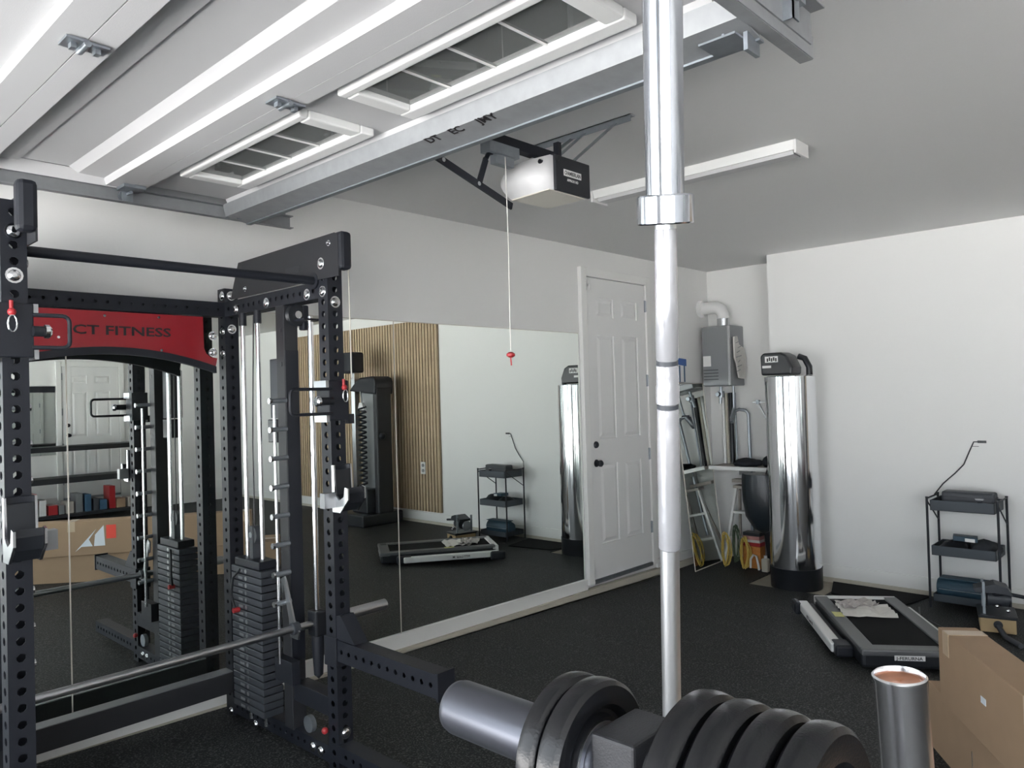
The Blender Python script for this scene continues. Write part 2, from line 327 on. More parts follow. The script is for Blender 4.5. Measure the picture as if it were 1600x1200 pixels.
# six-panel door builder ---------------------------------------------------------
def six_panel(name, o, u, n, w, z0, z1, knob_u, hinges=True):
    """o = leaf lower corner (x,y), u = unit along the leaf, n = unit into the room"""
    o = Vector((o[0], o[1], 0)); u = Vector(u); n = Vector(n); H = z1 - z0
    root = bpy.data.objects.new(name, None); COL.objects.link(root); root.location = o; ORG[root.name] = o.copy(); tag(root, kind='structure')
    def bx(mb, a0, a1, q0, q1, zz0, zz1): return mb.obox(o + u * (a0 + a1) / 2 + n * (q0 + q1) / 2 + EZ * (zz0 + zz1) / 2, u * (a1 - a0) / 2, n * (q1 - q0) / 2, EZ * (zz1 - zz0) / 2)
    st = 0.125; mu = 0.11; pw = (w - 2 * st - mu) / 2
    zs = [(0.115, 0.375), (0.46, 0.80 + 0.0), (0.87, 0.935)]
    zz = [(z0 + H * a, z0 + H * b) for a, b in ((0.11, 0.375), (0.46, 0.81), (0.87, 0.935))]
    mb = MB()
    for a, b in ((0, st), (st + pw, st + pw + mu), (w - st, w)): bx(mb, a, b, 0.0, 0.022, z0, z1)
    edges = [z0] + [q for p in zz for q in p] + [z1]
    for k in range(0, 8, 2): 
        for a, b in ((st, st + pw), (st + pw + mu, w - st)): bx(mb, a, b, 0.0, 0.022, edges[k], edges[k + 1])
    link('door_leaf', mb, doorm, root)
    for a in (st, st + pw + mu):
        for q0, q1 in zz:
            mb = MB(); bx(mb, a, a + pw, 0.0, 0.010, q0, q1)
            c = [(a + 0.012, q0 + 0.012), (a + pw - 0.012, q0 + 0.012), (a + pw - 0.012, q1 - 0.012), (a + 0.012, q1 - 0.012)]
            i = [(a + 0.04, q0 + 0.04), (a + pw - 0.04, q0 + 0.04), (a + pw - 0.04, q1 - 0.04), (a + 0.04, q1 - 0.04)]
            vs = [o + u * x + EZ * z + n * 0.011 for x, z in c] + [o + u * x + EZ * z + n * 0.020 for x, z in i]
            mb.add(vs, [(4, 5, 6, 7), (0, 1, 5, 4), (1, 2, 6, 5), (2, 3, 7, 6), (3, 0, 4, 7)])
            link('door_panel', mb, doorm, root)
    mb = MB(); cw = 0.078
    for a, b in ((-cw, -0.006), (w + 0.006, w + cw)): bx(mb, a, b, 0.0, 0.036, z0 - 0.03, z1 + cw)
    bx(mb, -0.006, w + 0.006, 0.0, 0.036, z1 + 0.006, z1 + cw)
    f = link('door_casing', mb, trimm, root, bevel=0.004)
    mb = MB(); bx(mb, 0.0, w, 0.0, 0.03, z0 - 0.035, z0 - 0.004); link('threshold', mb, galvd, root)
    kz = z0 + 0.93; k = o + u * knob_u
    mb = MB().lathe([(0.0, 0.062), (0.018, 0.06), (0.027, 0.05), (0.027, 0.036), (0.012, 0.025), (0.011, 0.008), (0.03, 0.006), (0.031, 0.0)], k + EZ * kz + n * 0.022, n, 20); link('knob', mb, black, root)
    mb = MB().lathe([(0.0, 0.02), (0.02, 0.018), (0.027, 0.01), (0.029, 0.0)], k + EZ * (kz + 0.15) + n * 0.022, n, 20); link('deadbolt', mb, black, root)
    if hinges:
        for q in (0.125, 0.39, 0.655, 0.925):
            mb = MB(); c = z0 + H * q; hu = w + 0.006; bx(mb, hu - 0.016, hu + 0.008, 0.018, 0.028, c - 0.052, c + 0.052)
            mb.cyl(o + u * hu + n * 0.03 + EZ * (c - 0.05), o + u * hu + n * 0.03 + EZ * (c + 0.05), 0.006, n=8); link('hinge', mb, galvd, root)
    return root
d1 = six_panel('door_1', (4.875, W), EX, -EY, 0.845, 0.135, 2.575, 0.07)
mb = MB().box(4.885, 4.915, W - 0.04, W - 0.02, 2.50, 2.56).box(4.885, 4.895, W - 0.055, W - 0.02, 2.47, 2.52); link('door_latch', mb, whitep, d1)
six_panel('door_2', (4.45, YR), -EX, EY, 0.80, 0.30, 2.26, 0.72)
# framed mirror on the far right wall
# slat panel on the back wall (seen in the mirrors)
mb = MB().box(D - 0.012, D, -3.4, 0.13, 0.155, 2.66); sp = struct('trim_3', mb, woodg)
ORG[sp.name] = Vector((0, 0, 0))
mbs = MB().box(D - 0.034, D - 0.012, 0.085, 0.125, 0.155, 2.66)
s0 = link('slat', mbs, wood, sp)
for k in range(1, 58):
    s1 = s0.copy(); COL.objects.link(s1); s1.parent = sp; s1.location = (0, -0.06 * k, 0)
# wall outlet on the slats
t = thing('wall_outlet', (D - 0.036, -0.2, 0.72), 'double power outlet on the wood slat panel of the back wall', 'outlet')
link('cover_plate', MB().box(D - 0.042, D - 0.034, -0.245, -0.155, 0.64, 0.80), whitep, t, bevel=0.002)
for z in (0.685, 0.755): link('socket', MB().cyl((D - 0.042, -0.2, z), (D - 0.047, -0.2, z), 0.022, n=14), greyp, t)

# ------------------------------------------------------------------ wall mirrors
for i, (x0, x1, lab) in enumerate(((-0.75, 1.095, 'large wall mirror panel at the far left, behind the rack left upright'),
                                 (1.10, 2.925, 'large wall mirror panel directly behind the black rack'),
                                 (2.93, 4.775, 'large wall mirror panel between the rack and the white door'))):
    t = thing('wall_mirror', ((x0 + x1) / 2, W, 0.2), lab, 'mirror', None)
    link('glass', MB().box(x0, x1, W - 0.006, W - 0.001, ramp((x0 + x1) / 2) - 0.02, 2.115), mirr, t)
    link('edge', MB().box(x0 - 0.005, x0, W - 0.008, W - 0.001, ramp(x0), 2.115).box(x0, x1, W - 0.0065, W - 0.001, 2.115, 2.119), tint, t)

# ------------------------------------------------------------------ garage door overhead
gd = thing('garage_door', (0.5, 1.92, 2.45), 'white sectional steel garage door rolled up overhead, with window panes', 'garage door')
Y0, Y1 = 0.80, 3.085
def ext(prof, y0, y1, th=0.006):
    mb = MB(); n = len(prof)
    a = [(x, y0, z) for x, z in prof] + [(x, y1, z) for x, z in prof] + [(x, y0, z + th) for x, z in prof] + [(x, y1, z + th) for x, z in prof]
    f = [(k, k + 1, n + k + 1, n + k) for k in range(n - 1)] + [(2 * n + k, 3 * n + k, 3 * n + k + 1, 2 * n + k + 1) for k in range(n - 1)]
    f += [(k, 2 * n + k, 2 * n + k + 1, k + 1) for k in range(n - 1)] + [(n + k, n + k + 1, 3 * n + k + 1, 3 * n + k) for k in range(n - 1)]
    return mb.add(a, f)
for k in range(4):
    x = 0.612 - 0.522 * k
    prof = [(x + 0.001, 2.462), (x + 0.001, 2.440), (x + 0.062, 2.440), (x + 0.066, 2.472), (x + 0.155, 2.478), (x + 0.162, 2.487), (x + 0.315, 2.487), (x + 0.345, 2.468), (x + 0.435, 2.466), (x + 0.441, 2.440), (x + 0.520, 2.440), (x + 0.520, 2.462)]
    sec = link('door_section', ext(prof, Y0, Y1), gdoor, gd)
    for y0, y1 in ((Y1 - 0.05, Y1), (Y0, Y0 + 0.05)):
        pass
    link('edge_cap', MB().box(x + 0.004, x + 0.516, Y1, Y1 + 0.006, 2.437, 2.485).box(x + 0.004, x + 0.516, Y0 - 0.006, Y0, 2.437, 2.485), gdoor, sec)
x = 1.134; mb = MB()
# top section with windows: flat sheet pieces around the openings
zt = 2.466
wins = ((1.985, 2.79), (0.975, 1.765)); wx0, wx1 = 1.225, 1.475
mb = ext([(x, zt), (x, 2.440), (x + 0.05, 2.440), (x + 0.054, zt), (wx0, zt)], Y0, Y1)
mb2 = ext([(wx1, zt), (1.53, zt), (1.54, 2.446), (1.66, 2.446), (1.66, 2.47)], Y0, Y1)
for q in (mb2,): mb.add(q.v, q.f)
for y0, y1 in ((Y0, wins[1][0]), (wins[1][1], wins[0][0]), (wins[0][1], Y1)): mb.box(wx0, wx1, y0, y1, zt, zt + 0.006)
ts = link('top_section', mb, gdoor, gd)
for wi, (y0, y1) in enumerate(wins):
    fr = MB(); z0, z1 = 2.440, 2.468; b = 0.042
    for a0, a1, q0, q1 in ((wx0 - 0.012, wx0 + 0.02, y0 - 0.012, y1 + 0.012), (wx1 - b, wx1 + 0.012, y0 - 0.012, y1 + 0.012), (wx0 + 0.02, wx1 - b, y0 - 0.012, y0 + b), (wx0 + 0.02, wx1 - b, y1 - b, y1 + 0.012)):
        fr.box(a0, a1, q0, q1, z0, z1)
    wf = link('window_frame', fr, whitep, gd, bevel=0.006)
    gy0, gy1 = y0 + b, y1 - b
    for j in range(4):
        a = gy0 + (gy1 - gy0) * j / 4; c = gy0 + (gy1 - gy0) * (j + 1) / 4
        link('pane', MB().box(wx0 + 0.02, wx1 - b, a + 0.001, c - 0.001, 2.458, 2.461), pane_m, wf)
        if j: link('muntin', MB().box(wx0 + 0.02, wx1 - b, a - 0.003, a + 0.003, 2.453, 2.457), whitep, wf)
# reinforcement strut along the top section's edge
sm = ext([(1.535, 2.447), (1.545, 2.40), (1.640, 2.385), (1.648, 2.447)], 0.74, 3.12, 0.004)
sb = link('strut', sm, galv, gd)
link('strut_lip', MB().box(1.640, 1.662, 0.74, 3.12, 2.380, 2.386), galvd, gd)
pd = Vector((1.0, 0, -0.16)).normalized()
for body, y in (('DT', 1.80), ('EC', 1.69), ('JMY', 1.57)):
    text('stamp', body, (1.572, y, 2.3945), -EY, Vector((-1, 0, 0.16)), 0.045, ink, gd, 0.0004)
def hinge(x, y):
    mb = MB().box(x - 0.045, x - 0.003, y - 0.03, y + 0.03, 2.432, 2.438).box(x + 0.003, x + 0.05, y - 0.024, y + 0.024, 2.432, 2.438).cyl((x, y - 0.03, 2.430), (x, y + 0.03, 2.430), 0.008, n=10)
    mb.box(x - 0.03, x - 0.018, y - 0.01, y + 0.01, 2.42, 2.434).box(x + 0.022, x + 0.034, y - 0.01, y + 0.01, 2.42, 2.434); return link('hinge', mb, galvd, gd)
for x in (0.610, 1.131, 0.088): hinge(x, 1.91)
for x in (0.610, 1.131, 1.60, 0.088):
    for y, s in ((Y1 - 0.04, 1), (Y0 + 0.04, -1)):
        mb = MB().box(x - 0.04, x + 0.04, y - 0.04, y + 0.04, 2.426, 2.438).box(x - 0.02, x + 0.02, y + s * 0.038, y + s * 0.044, 2.39, 2.438)
        mb.cyl((x, y, 2.418), (x, y + s * 0.085, 2.418), 0.006, n=8).cyl((x, y + s * 0.066, 2.418), (x, y + s * 0.084, 2.418), 0.021, n=16)
        link('roller', mb, galvd, gd)
mb = MB().box(1.56, 1.64, Y0 - 0.04, Y0 + 0.05, 2.376, 2.381).box(1.60, 1.66, Y0 - 0.05, Y0 - 0.04, 2.35, 2.44); link('corner_bracket', mb, galvd, gd)
# tracks
def track(y, s, lab, xend):
    t = thing('door_track', (0.3, y, 2.42), lab, 'track')
    mb = MB().box(XF, xend, y - 0.002 + s * 0.02, y + 0.002 + s * 0.02, 2.392, 2.446)
    mb.box(XF, xend, min(y + s * 0.02, y - s * 0.012), max(y + s * 0.02, y - s * 0.012), 2.390, 2.394).box(XF, xend, min(y + s * 0.02, y - s * 0.012), max(y + s * 0.02, y - s * 0.012), 2.444, 2.448)
    link('channel', mb, galv, t)
    mb = MB().box(XF, xend - 0.02, y + s * 0.022, y + s * 0.026, 2.42, 2.50).box(XF, xend - 0.02, min(y + s * 0.022, y + s * 0.06), max(y + s * 0.022, y + s * 0.06), 2.496, 2.50)
    link('angle_iron', mb, galv, t)
    return t
ta = track(3.125, 1, 'galvanised garage door track above the left wall side of the rack', 1.87)
tb = track(0.73, -1, 'galvanised garage door track with a ceiling hanger right of the chrome barbell', 1.87)
def hanger(par, x, y):
    mb = MB(); mb.box(x - 0.016, x + 0.016, y - 0.002, y + 0.002, 2.42, 2.815).box(x - 0.016, x - 0.012, y - 0.002, y + 0.025, 2.42, 2.815)
    mb.box(x - 0.02, x + 0.05, y - 0.004, y + 0.03, 2.47, 2.51).cyl((x, y - 0.012, 2.47), (x, y + 0.0, 2.47), 0.009, n=6); return link('hanger', mb, galvd, par)
hanger(tb, 1.70, 0.68); hanger(tb, 0.9, 0.68); hanger(ta, 1.0, 3.175)
link('cross_strap', MB().beam((1.70, 0.68, 2.52), (1.45, 0.685, 2.80), 0.003, 0.025), galvd, tb)

gd.location.z += 0.04; ta.location.z += 0.045; tb.location.z += 0.045
# ------------------------------------------------------------------ opener
op = thing('garage_door_opener', (2.36, 1.96, 2.42), 'white and black garage door opener head hanging from the ceiling', 'door opener')
x0, x1, ya, yb = 2.262, 2.455, 1.87, 2.065
mb = MB()   # swelling white lamp cover on the side facing the door
rows = []
for i in range(9):
    t = i / 8; z = 2.425 + t * 0.135; bul = 0.045 * math.sin(math.pi * (0.15 + 0.75 * (1 - t)))
    rows.append([(x0 - bul * 0.9, ya, z), (x0 - bul * 1.5, (ya + yb) / 2, z), (x0 - bul, yb + bul * 1.3 - 0.02 * t, z), (x1, yb + 0.01, z), (x1, ya, z)])
vs = [v for r in rows for v in r]; fs = []
for i in range(8):
    for k in range(5): fs.append((i * 5 + k, i * 5 + (k + 1) % 5, (i + 1) * 5 + (k + 1) % 5, (i + 1) * 5 + k))
mb.add(vs, fs, True); mb.add(rows[-1], [tuple(range(5))]); link('lamp_cover', mb, lensw, op)
link('bottom_plate', MB().prism([(x0 - 0.03, ya), (x1, ya - 0.002), (x1, yb), (x0 - 0.02, yb + 0.01)], (0, 0, 2.421), EX, EY, (0, 0, 0.004)), tint, op)
fp = link('end_plate', MB().box(x0 - 0.004, x1 + 0.02, ya - 0.016, ya - 0.001, 2.424, 2.562), blackp, op, bevel=0.004)
link('housing_top', MB().box(x0, x1, ya, yb, 2.56, 2.568), dgrey, op)
link('badge', MB().box(2.305, 2.415, ya - 0.0175, ya - 0.016, 2.487, 2.513), whitep, fp, bevel=0.001)
text('badge_lettering', 'CHAMBERLAIN', (2.309, ya - 0.0178, 2.4925), EX, EZ, 0.022, ink, fp, 0.0003, width=0.10)
text('model_lettering', 'APPROX HD', (2.325, ya - 0.0168, 2.468), EX, EZ, 0.014, whitep, fp, 0.0003, width=0.07)
link('button', MB().cyl((2.27, ya - 0.016, 2.545), (2.27, ya - 0.02, 2.545), 0.008, n=12), blackp, op); link('button', MB().cyl((x0 - 0.03, 1.90, 2.535), (x0 - 0.046, 1.90, 2.535), 0.009, n=12), blackp, op)
link('rail', MB().beam((XF, 1.96, 2.595), (2.40, 1.96, 2.595), 0.035, 0.035).box(1.75, 2.25, 1.94, 1.98, 2.572, 2.578), black, op)
link('trolley', MB().box(1.98, 2.14, 1.935, 1.985, 2.535, 2.575).box(2.02, 2.12, 1.945, 1.975, 2.50, 2.54), galvd, op)
mb = MB().beam((1.70, 1.955, 2.475), (2.11, 1.955, 2.352), 0.008, 0.026, up=EZ); link('arm', mb, black, op)
mb = MB().beam((1.945, 1.963, 2.41), (1.985, 1.963, 2.51), 0.006, 0.024, up=EX).tube([(1.985, 1.963, 2.51), (2.0, 1.963, 2.535), (2.03, 1.963, 2.545)], 0.009); link('arm', mb, black, op)
for qx, qz in ((1.93, 2.405), (1.76, 2.457)): link('arm_bolt', MB().cyl((qx, 1.945, qz), (qx, 1.952, qz), 0.008, n=10), chrome, op)
link('ceiling_bracket', MB().box(2.70, 2.735, 1.80, 2.34, 2.812, 2.816).box(2.70, 2.703, 1.80, 2.34, 2.785, 2.816), galvd, op)
for y in (1.885, 2.05): link('strap', MB().beam((2.71, y, 2.80), (2.40, y, 2.565), 0.028, 0.003, up=EX), galvd, op)
link('strap', MB().beam((2.40, 1.885, 2.66), (2.40, 2.05, 2.60), 0.003, 0.02, up=EX), galvd, op)
link('strap', MB().box(2.29, 2.31, ya - 0.004, ya + 0.02, 2.56, 2.62), black, op)
t = thing('pull_cord', (2.08, 1.945, 2.5), 'thin emergency pull cord with a small red handle hanging from the opener', 'cord')
link('cord', MB().tube([(2.07, 1.945, 2.53), (2.075, 1.945, 2.2), (2.07, 1.945, 1.80)], 0.0018, 6), paperm, t)
link('handle', MB().lathe([(0.0, 0.011), (0.008, 0.010), (0.0165, 0.004), (0.0165, -0.004), (0.008, -0.010), (0.0, -0.011)], (2.07, 1.945, 1.785), EZ, 14).cyl((2.07, 1.945, 1.775), (2.072, 1.945, 1.745), 0.003, n=6), redp, t)

# ------------------------------------------------------------------ ceiling light
t = thing('ceiling_light', (3.65, 2.05, CE), 'unlit long white linear light fixture on the ceiling behind the barbell', 'light')
link('housing', MB().prism([(3.57, CE - 0.001), (3.585, CE - 0.045), (3.70, CE - 0.045), (3.715, CE - 0.001)], (0, 1.46, 0), EX, EZ, (0, 1.20, 0)), trimm, t)
link('diffuser', MB().prism([(3.595, CE - 0.045), (3.605, CE - 0.062), (3.68, CE - 0.062), (3.69, CE - 0.045)], (0, 1.475, 0), EX, EZ, (0, 1.17, 0)), lensw, t)
for y in (1.448, 2.66): link('end_cap', MB().box(3.568, 3.718, y, y + 0.012, CE - 0.066, CE - 0.001), whitep, t, bevel=0.002)

# ------------------------------------------------------------------ rack
rk = thing('power_rack', (1.215, 3.1, zf(1.2)), 'black steel power rack and cable machine with red name panel in front of the mirrors', 'gym rack')
TU = 0.07; FY, RY = 2.70, 3.60; SM = 2.43
def side(X, sgn):
    """X maps the right frame's x to this frame's; sgn +1 right, -1 left. inward = -sgn*x"""
    inn = Vector((-sgn, 0, 0)); xc = X(1.785); z0 = zf(xc) + 0.001
    def lk(name, mb, m, **k): return link(name, mb, m, rk, **k)
    def bx(a0, a1, y0, y1, q0, q1):
        b0, b1 = sorted((X(a0), X(a1))); return MB().box(b0, b1, y0, y1, q0, q1)
    lk('front_upright', MB().perfbeam((xc, FY, z0), (xc, FY, 2.27), TU, TU, EY, 'a+a-b+b-', 0.05, 0.0125), black)
    lk('rear_upright', MB().perfbeam((xc, RY, z0 + 0.06), (xc, RY, 2.20), TU, TU, EY, 'a+a-b+b-', 0.05, 0.0095), black)
    lk('top_beam', MB().perfbeam((xc, FY + 0.035, 2.095), (xc, RY - 0.035, 2.095), TU, TU, EZ, 'a+a-', 0.05, 0.0095), black)
    lk('base_beam', MB().perfbeam((xc, FY + 0.035, 0.175), (xc, RY - 0.035, 0.165), TU, TU, EZ, 'a+a-', 0.05, 0.008), black)
    if sgn > 0: lk('base_foot', MB().perfbeam((xc, FY - 0.035, 0.195), (xc, 2.02, 0.195), TU, TU, EZ, 'a+a-', 0.05, 0.0095), black)
    lk('rear_foot', bx(1.75, 1.82, RY - 0.035, RY + 0.035, z0, z0 + 0.06), black)
    # gusset plate on the inner face
    xi = X(1.750); poly = [(2.575, 2.295), (2.575, 2.105), (2.75, 2.135), (3.49, 2.12), (3.405, 2.30)]
    poly = [(2.575, 2.30), (2.60, 2.312), (3.405, 2.302), (3.49, 2.135), (2.575, 2.135)]
    lk('gusset_plate', MB().prism(poly, (xi, 0, 0), EY, EZ, inn * 0.006), black2)
    lk('plate_slot', bx(1.7435, 1.7445, 2.86, 2.98, 2.185, 2.215), blackp)
    lk('pulley_cover', bx(1.745, 1.80, 2.555, 2.61, 2.16, 2.315), black, bevel=0.015)
    fx = X(1.75 - 0.001) ; on = inn
    for y, z in ((2.70, 2.20), (2.70, 2.085), (2.82, 2.085), (3.16, 2.085), (3.45, 2.085), (2.64, 2.275), (3.34, 2.17)):
        xx = X(1.7435) if z > 2.14 else fx
        bolt(rk, (xx, y, z), on, 0.009 if z > 2.25 or z == 2.17 else 0.018)
    for z in (2.175, 2.04): bolt(rk, (xc, FY - 0.0355, z), -EY, 0.018)
    for z in (2.165, 2.10, 1.99, 1.88): bolt(rk, (X(1.75), RY - 0.01, z), on, 0.017)
    for z in (2.165, 2.0): bolt(rk, (xc, RY - 0.036, z), -EY, 0.017)
    for y, z in ((3.59, 0.13), (3.35, 0.13), (2.86, 0.17), (2.80, 0.17)): bolt(rk, (X(1.75), y, z), on, 0.017)
    bolt(rk, (xc, FY - 0.036, 0.27), -EY, 0.018)
    # weight stack with guide rods
    st = bx(1.70, 1.80, 3.175, 3.455, 0.20, 0.238)
    for k in range(20):
        z = 0.215 + k * 0.033
        p = lk('stack_plate', bx(1.70, 1.80, 3.175, 3.455, z, z + 0.0285), dgrey, bevel=0.003)
        link('pin_hole', MB().cyl(Vector((X(1.70), 3.315, z + 0.014)), Vector((X(1.698), 3.315, z + 0.014)) , 0.010, n=8), steelb, p)
    for k in range(20): lk('stack_number', bx(1.6985, 1.6995, 3.345, 3.385, 0.222 + k * 0.033, 0.234 + k * 0.033), greyp)
    lk('stack_top', bx(1.705, 1.795, 3.20, 3.43, 0.873, 0.91), black, bevel=0.004)
    for y in (3.245, 3.385): lk('guide_rod', MB().cyl((X(1.75), y, 0.15), (X(1.75), y, 2.06), 0.0105, n=12), chromer)
    for y in (3.245, 3.385): lk('rod_collar', MB().cyl((X(1.75), y, 2.00), (X(1.75), y, 2.06), 0.018, n=12), black)
    lk('stack_cable', MB().tube([(X(1.75), 3.315, 0.90), (X(1.75), 3.315, 1.45), (X(1.76), 3.30, 2.04)], 0.003, 6), blackp)
    lk('floating_pulley', MB().cyl((X(1.735), 3.315, 1.02), (X(1.765), 3.315, 1.02), 0.042, n=18).box(min(X(1.73), X(1.77)), max(X(1.73), X(1.77)), 3.30, 3.33, 0.90, 1.06), dgrey)
    lk('floating_pulley_pin', MB().cyl((X(1.727), 3.315, 1.02), (X(1.733), 3.315, 1.02), 0.014, n=10), chrome)
    lk('selector_cord', MB().tube([(X(1.695), 3.36, 0.86), (X(1.68), 3.40, 0.82), (X(1.675), 3.41, 0.74), (X(1.685), 3.40, 0.68)], 0.006, 8), blackp)
    lk('selector_pin', MB().cyl((X(1.70), 3.385, 0.67), (X(1.67), 3.385, 0.67), 0.012, n=10), redp)
    # bar guide post with lock pegs
    lk('guide_post', bx(1.742, 1.810, 3.00, 3.07, 0.20, 2.06), black2, bevel=0.003)
    lk('guide_post_face', bx(1.7445, 1.808, 2.996, 3.001, 0.50, 1.86), black)
    for k in range(9):
        z = 1.64 - 0.125 * k
        lk('peg', MB().cyl((X(1.745), 3.0, z), (X(1.668), 3.0, z - 0.002), 0.0105, n=10), galvd)
        lk('peg_tip', MB().cyl((X(1.672), 3.0, z - 0.002), (X(1.662), 3.0, z - 0.002), 0.013, n=10), chromer)
    lk('peg_bar', MB().cyl((X(1.695), 3.015, 0.50), (X(1.695), 3.015, 1.62), 0.007, n=8), chromer)
    for q in (1.80, 1.95): lk('post_hole', MB().cyl((X(1.742), 3.03, q), (X(1.7405), 3.03, q), 0.011, n=8), blackp)
    lk('slide_rod', MB().cyl((X(1.825), 2.92, 0.72), (X(1.825), 2.92, 1.985), 0.0125, n=14), chrome)
    lk('rod_socket', MB().lathe([(0.0, 0.30), (0.024, 0.30), (0.028, 0.29), (0.028, 0.16), (0.02, 0.02), (0.0, 0.0)], (X(1.825), 2.92, 0.42), EZ, 16), black)
    lk('rod_plate', bx(1.77, 1.86, 2.88, 3.03, 1.985, 1.993), black)
    lk('rod_cap', MB().cyl((X(1.825), 2.92, 1.993), (X(1.825), 2.92, 2.006), 0.011, n=8), chrome)
    lk('top_pulley', MB().lathe([(0.0, -0.012), (0.045, -0.012), (0.05, -0.008), (0.042, 0.0), (0.05, 0.008), (0.045, 0.012), (0.0, 0.012)], (X(1.79), 2.975, 2.015), EY, 22), blackp)
    lk('pulley_hub', MB().cyl((X(1.79), 2.963, 2.015), (X(1.79), 2.955, 2.015), 0.017, n=12), chrome)
    lk('pulley_bracket', bx(1.815, 1.845, 2.96, 3.0, 1.95, 2.06), black, bevel=0.006)
    lk('counterweight_cover', bx(1.775, 1.85, 3.10, 3.19, 1.56, 1.83), dgrey, bevel=0.004)
    lk('counterweight', bx(1.765, 1.84, 3.12, 3.20, 1.45, 1.555), blackp, bevel=0.004)
    lk('lower_brace', bx(1.75, 1.82, 2.735, 3.0, 0.33, 0.41), black, bevel=0.002)
    lk('lower_bracket', bx(1.70, 1.742, 2.93, 3.07, 0.42, 0.52), black, bevel=0.002)
    lk('lower_pulley', MB().cyl((X(1.73), 2.86, 0.27), (X(1.75), 2.86, 0.27), 0.035, n=16), galvd)
    lk('pop_pin', MB().ball((X(1.735), 2.74, 0.275), 0.014), redp)
    # J-hook on the front upright
    z = 1.28
    jh = lk('j_hook', bx(1.742, 1.829, 2.652, 2.665, z - 0.08, z + 0.09), black, bevel=0.003)
    prof = [(2.655, z + 0.09), (2.655, z - 0.10), (2.60, z - 0.10), (2.545, z - 0.045), (2.545, z + 0.0), (2.565, z + 0.005), (2.575, z - 0.035), (2.605, z - 0.05), (2.635, z - 0.03), (2.64, z + 0.09)]
    link('hook_plate', MB().prism(prof, (X(1.822), 0, 0), EY, EZ, Vector((sgn, 0, 0)) * 0.007), chromer, jh)
    link('hook_plate', MB().prism(prof, (X(1.748), 0, 0), EY, EZ, Vector((-sgn, 0, 0)) * 0.007), chromer, jh)
    prof2 = [(2.658, z + 0.07), (2.64, z + 0.07), (2.632, z - 0.03), (2.605, z - 0.05), (2.575, z - 0.035), (2.562, z + 0.002), (2.548, z - 0.02), (2.56, z - 0.06), (2.60, z - 0.095), (2.655, z - 0.095)]
    link('hook_liner', MB().prism(prof2, (X(1.749), 0, 0), EY, EZ, Vector((sgn, 0, 0)) * 0.072), blackp, jh)
    link('hook_tab', bx(1.69, 1.742, 2.63, 2.665, z - 0.08, z - 0.02), greyp, jh)
    # upper cable trolley with loop grip
    zc, L, kx = (1.63, 0.20, 1.665) if sgn > 0 else (1.87, 0.105, 1.695)
    tr = lk('trolley', bx(1.738, 1.832, 2.653, 2.747, zc - 0.08, zc + 0.085), black, bevel=0.004)
    link('trolley_plate', bx(1.725, 1.738, 2.655, 2.745, zc - 0.085, zc - 0.05), steelb, tr)
    link('trolley_plate', bx(1.725, 1.738, 2.655, 2.745, zc + 0.05, zc + 0.085), steelb, tr)
    a0, a1 = 1.745, 1.75 - L; pts = []
    for cx, cz, b0 in ((a1 + 0.02, zc + 0.03, 90), (a1 + 0.02, zc - 0.03, 180)):
        for q in range(5):
            an = math.radians(b0 + 22.5 * q); pts.append((X(cx + 0.02 * math.cos(an)), 2.635, cz + 0.02 * math.sin(an)))
    pts = [(X(a0), 2.645, zc + 0.05)] + pts + [(X(a0), 2.645, zc - 0.05)]
    link('loop_grip', MB().tube(pts, 0.0065, 8), black, tr)
    link('pull_pin', MB().cyl((X(1.745), 2.64, zc), (X(kx + 0.02), 2.64, zc), 0.016, n=12), blackp, tr)
    link('pull_knob', MB().lathe([(0.0, 0.02), (0.014, 0.02), (0.021, 0.014), (0.021, 0.002), (0.012, 0.0)], (X(kx + 0.02), 2.64, zc), inn, 16), chrome, tr)
    link('side_bumper', bx(1.832, 1.862, 2.66, 2.74, zc - 0.095, zc - 0.055), blackp, tr)
    link('cable_ball', MB().ball((X(1.80), 2.635, zc + 0.055), 0.012).cyl((X(1.80), 2.64, zc + 0.06), (X(1.80), 2.64, zc + 0.09), 0.006, n=8), redp, tr)
    link('carabiner', MB().tube([(X(1.80) + 0.012 * math.cos(t), 2.63, zc + 0.02 + 0.026 * math.sin(t)) for t in [k * math.pi / 5 for k in range(10)]], 0.003, 6, closed=True), chrome, tr)
    lk('lift_cable', MB().tube([(X(1.848), 2.655, 2.24), (X(1.85), 2.655, zc + 0.09)], 0.0028, 6), tint)
    # spotter arm
    if sgn < 0: return
    zz = 0.615
    sa = lk('spotter_arm', MB().perfbeam((xc, FY - 0.035, zz), (xc, 2.045, zz), TU, 0.085, EZ, 'a+a-', 0.05, 0.0095), black)
    link('arm_gusset', MB().prism([(2.665, zz + 0.045), (2.665, zz + 0.14), (2.635, zz + 0.145), (2.54, zz + 0.045)], (X(1.753), 0, 0), EY, EZ, Vector((sgn, 0, 0)) * 0.064), black, sa)
    link('arm_end_plate', MB().box(xc - 0.04, xc + 0.04, 2.035, 2.046, zz - 0.05, zz + 0.05), black, sa)
    link('arm_collar', bx(1.742, 1.828, 2.657, 2.743, zz - 0.07, zz + 0.05), black, sa, bevel=0.003)
side(lambda x: x, 1); side(lambda x: SM - x, -1)
link('cross_beam', MB().perfbeam((0.68, RY, 2.095), (1.75, RY, 2.095), TU, TU, EZ, 'a+a-', 0.05, 0.007), black, rk)
link('base_cross_beam', MB().box(0.68, 1.75, RY - 0.035, RY + 0.035, 0.225, 0.325), black2, rk, bevel=0.002)
link('beam_sheen', MB().box(0.68, 1.75, RY - 0.036, RY + 0.036, 0.3252, 0.329), greyp, rk)  # added pale strip paints the mirror's reflection along the beam top
link('pull_up_bar', MB().cyl((0.68, 2.76, 2.135), (1.75, 2.76, 2.135), 0.0175, n=18), black, rk)
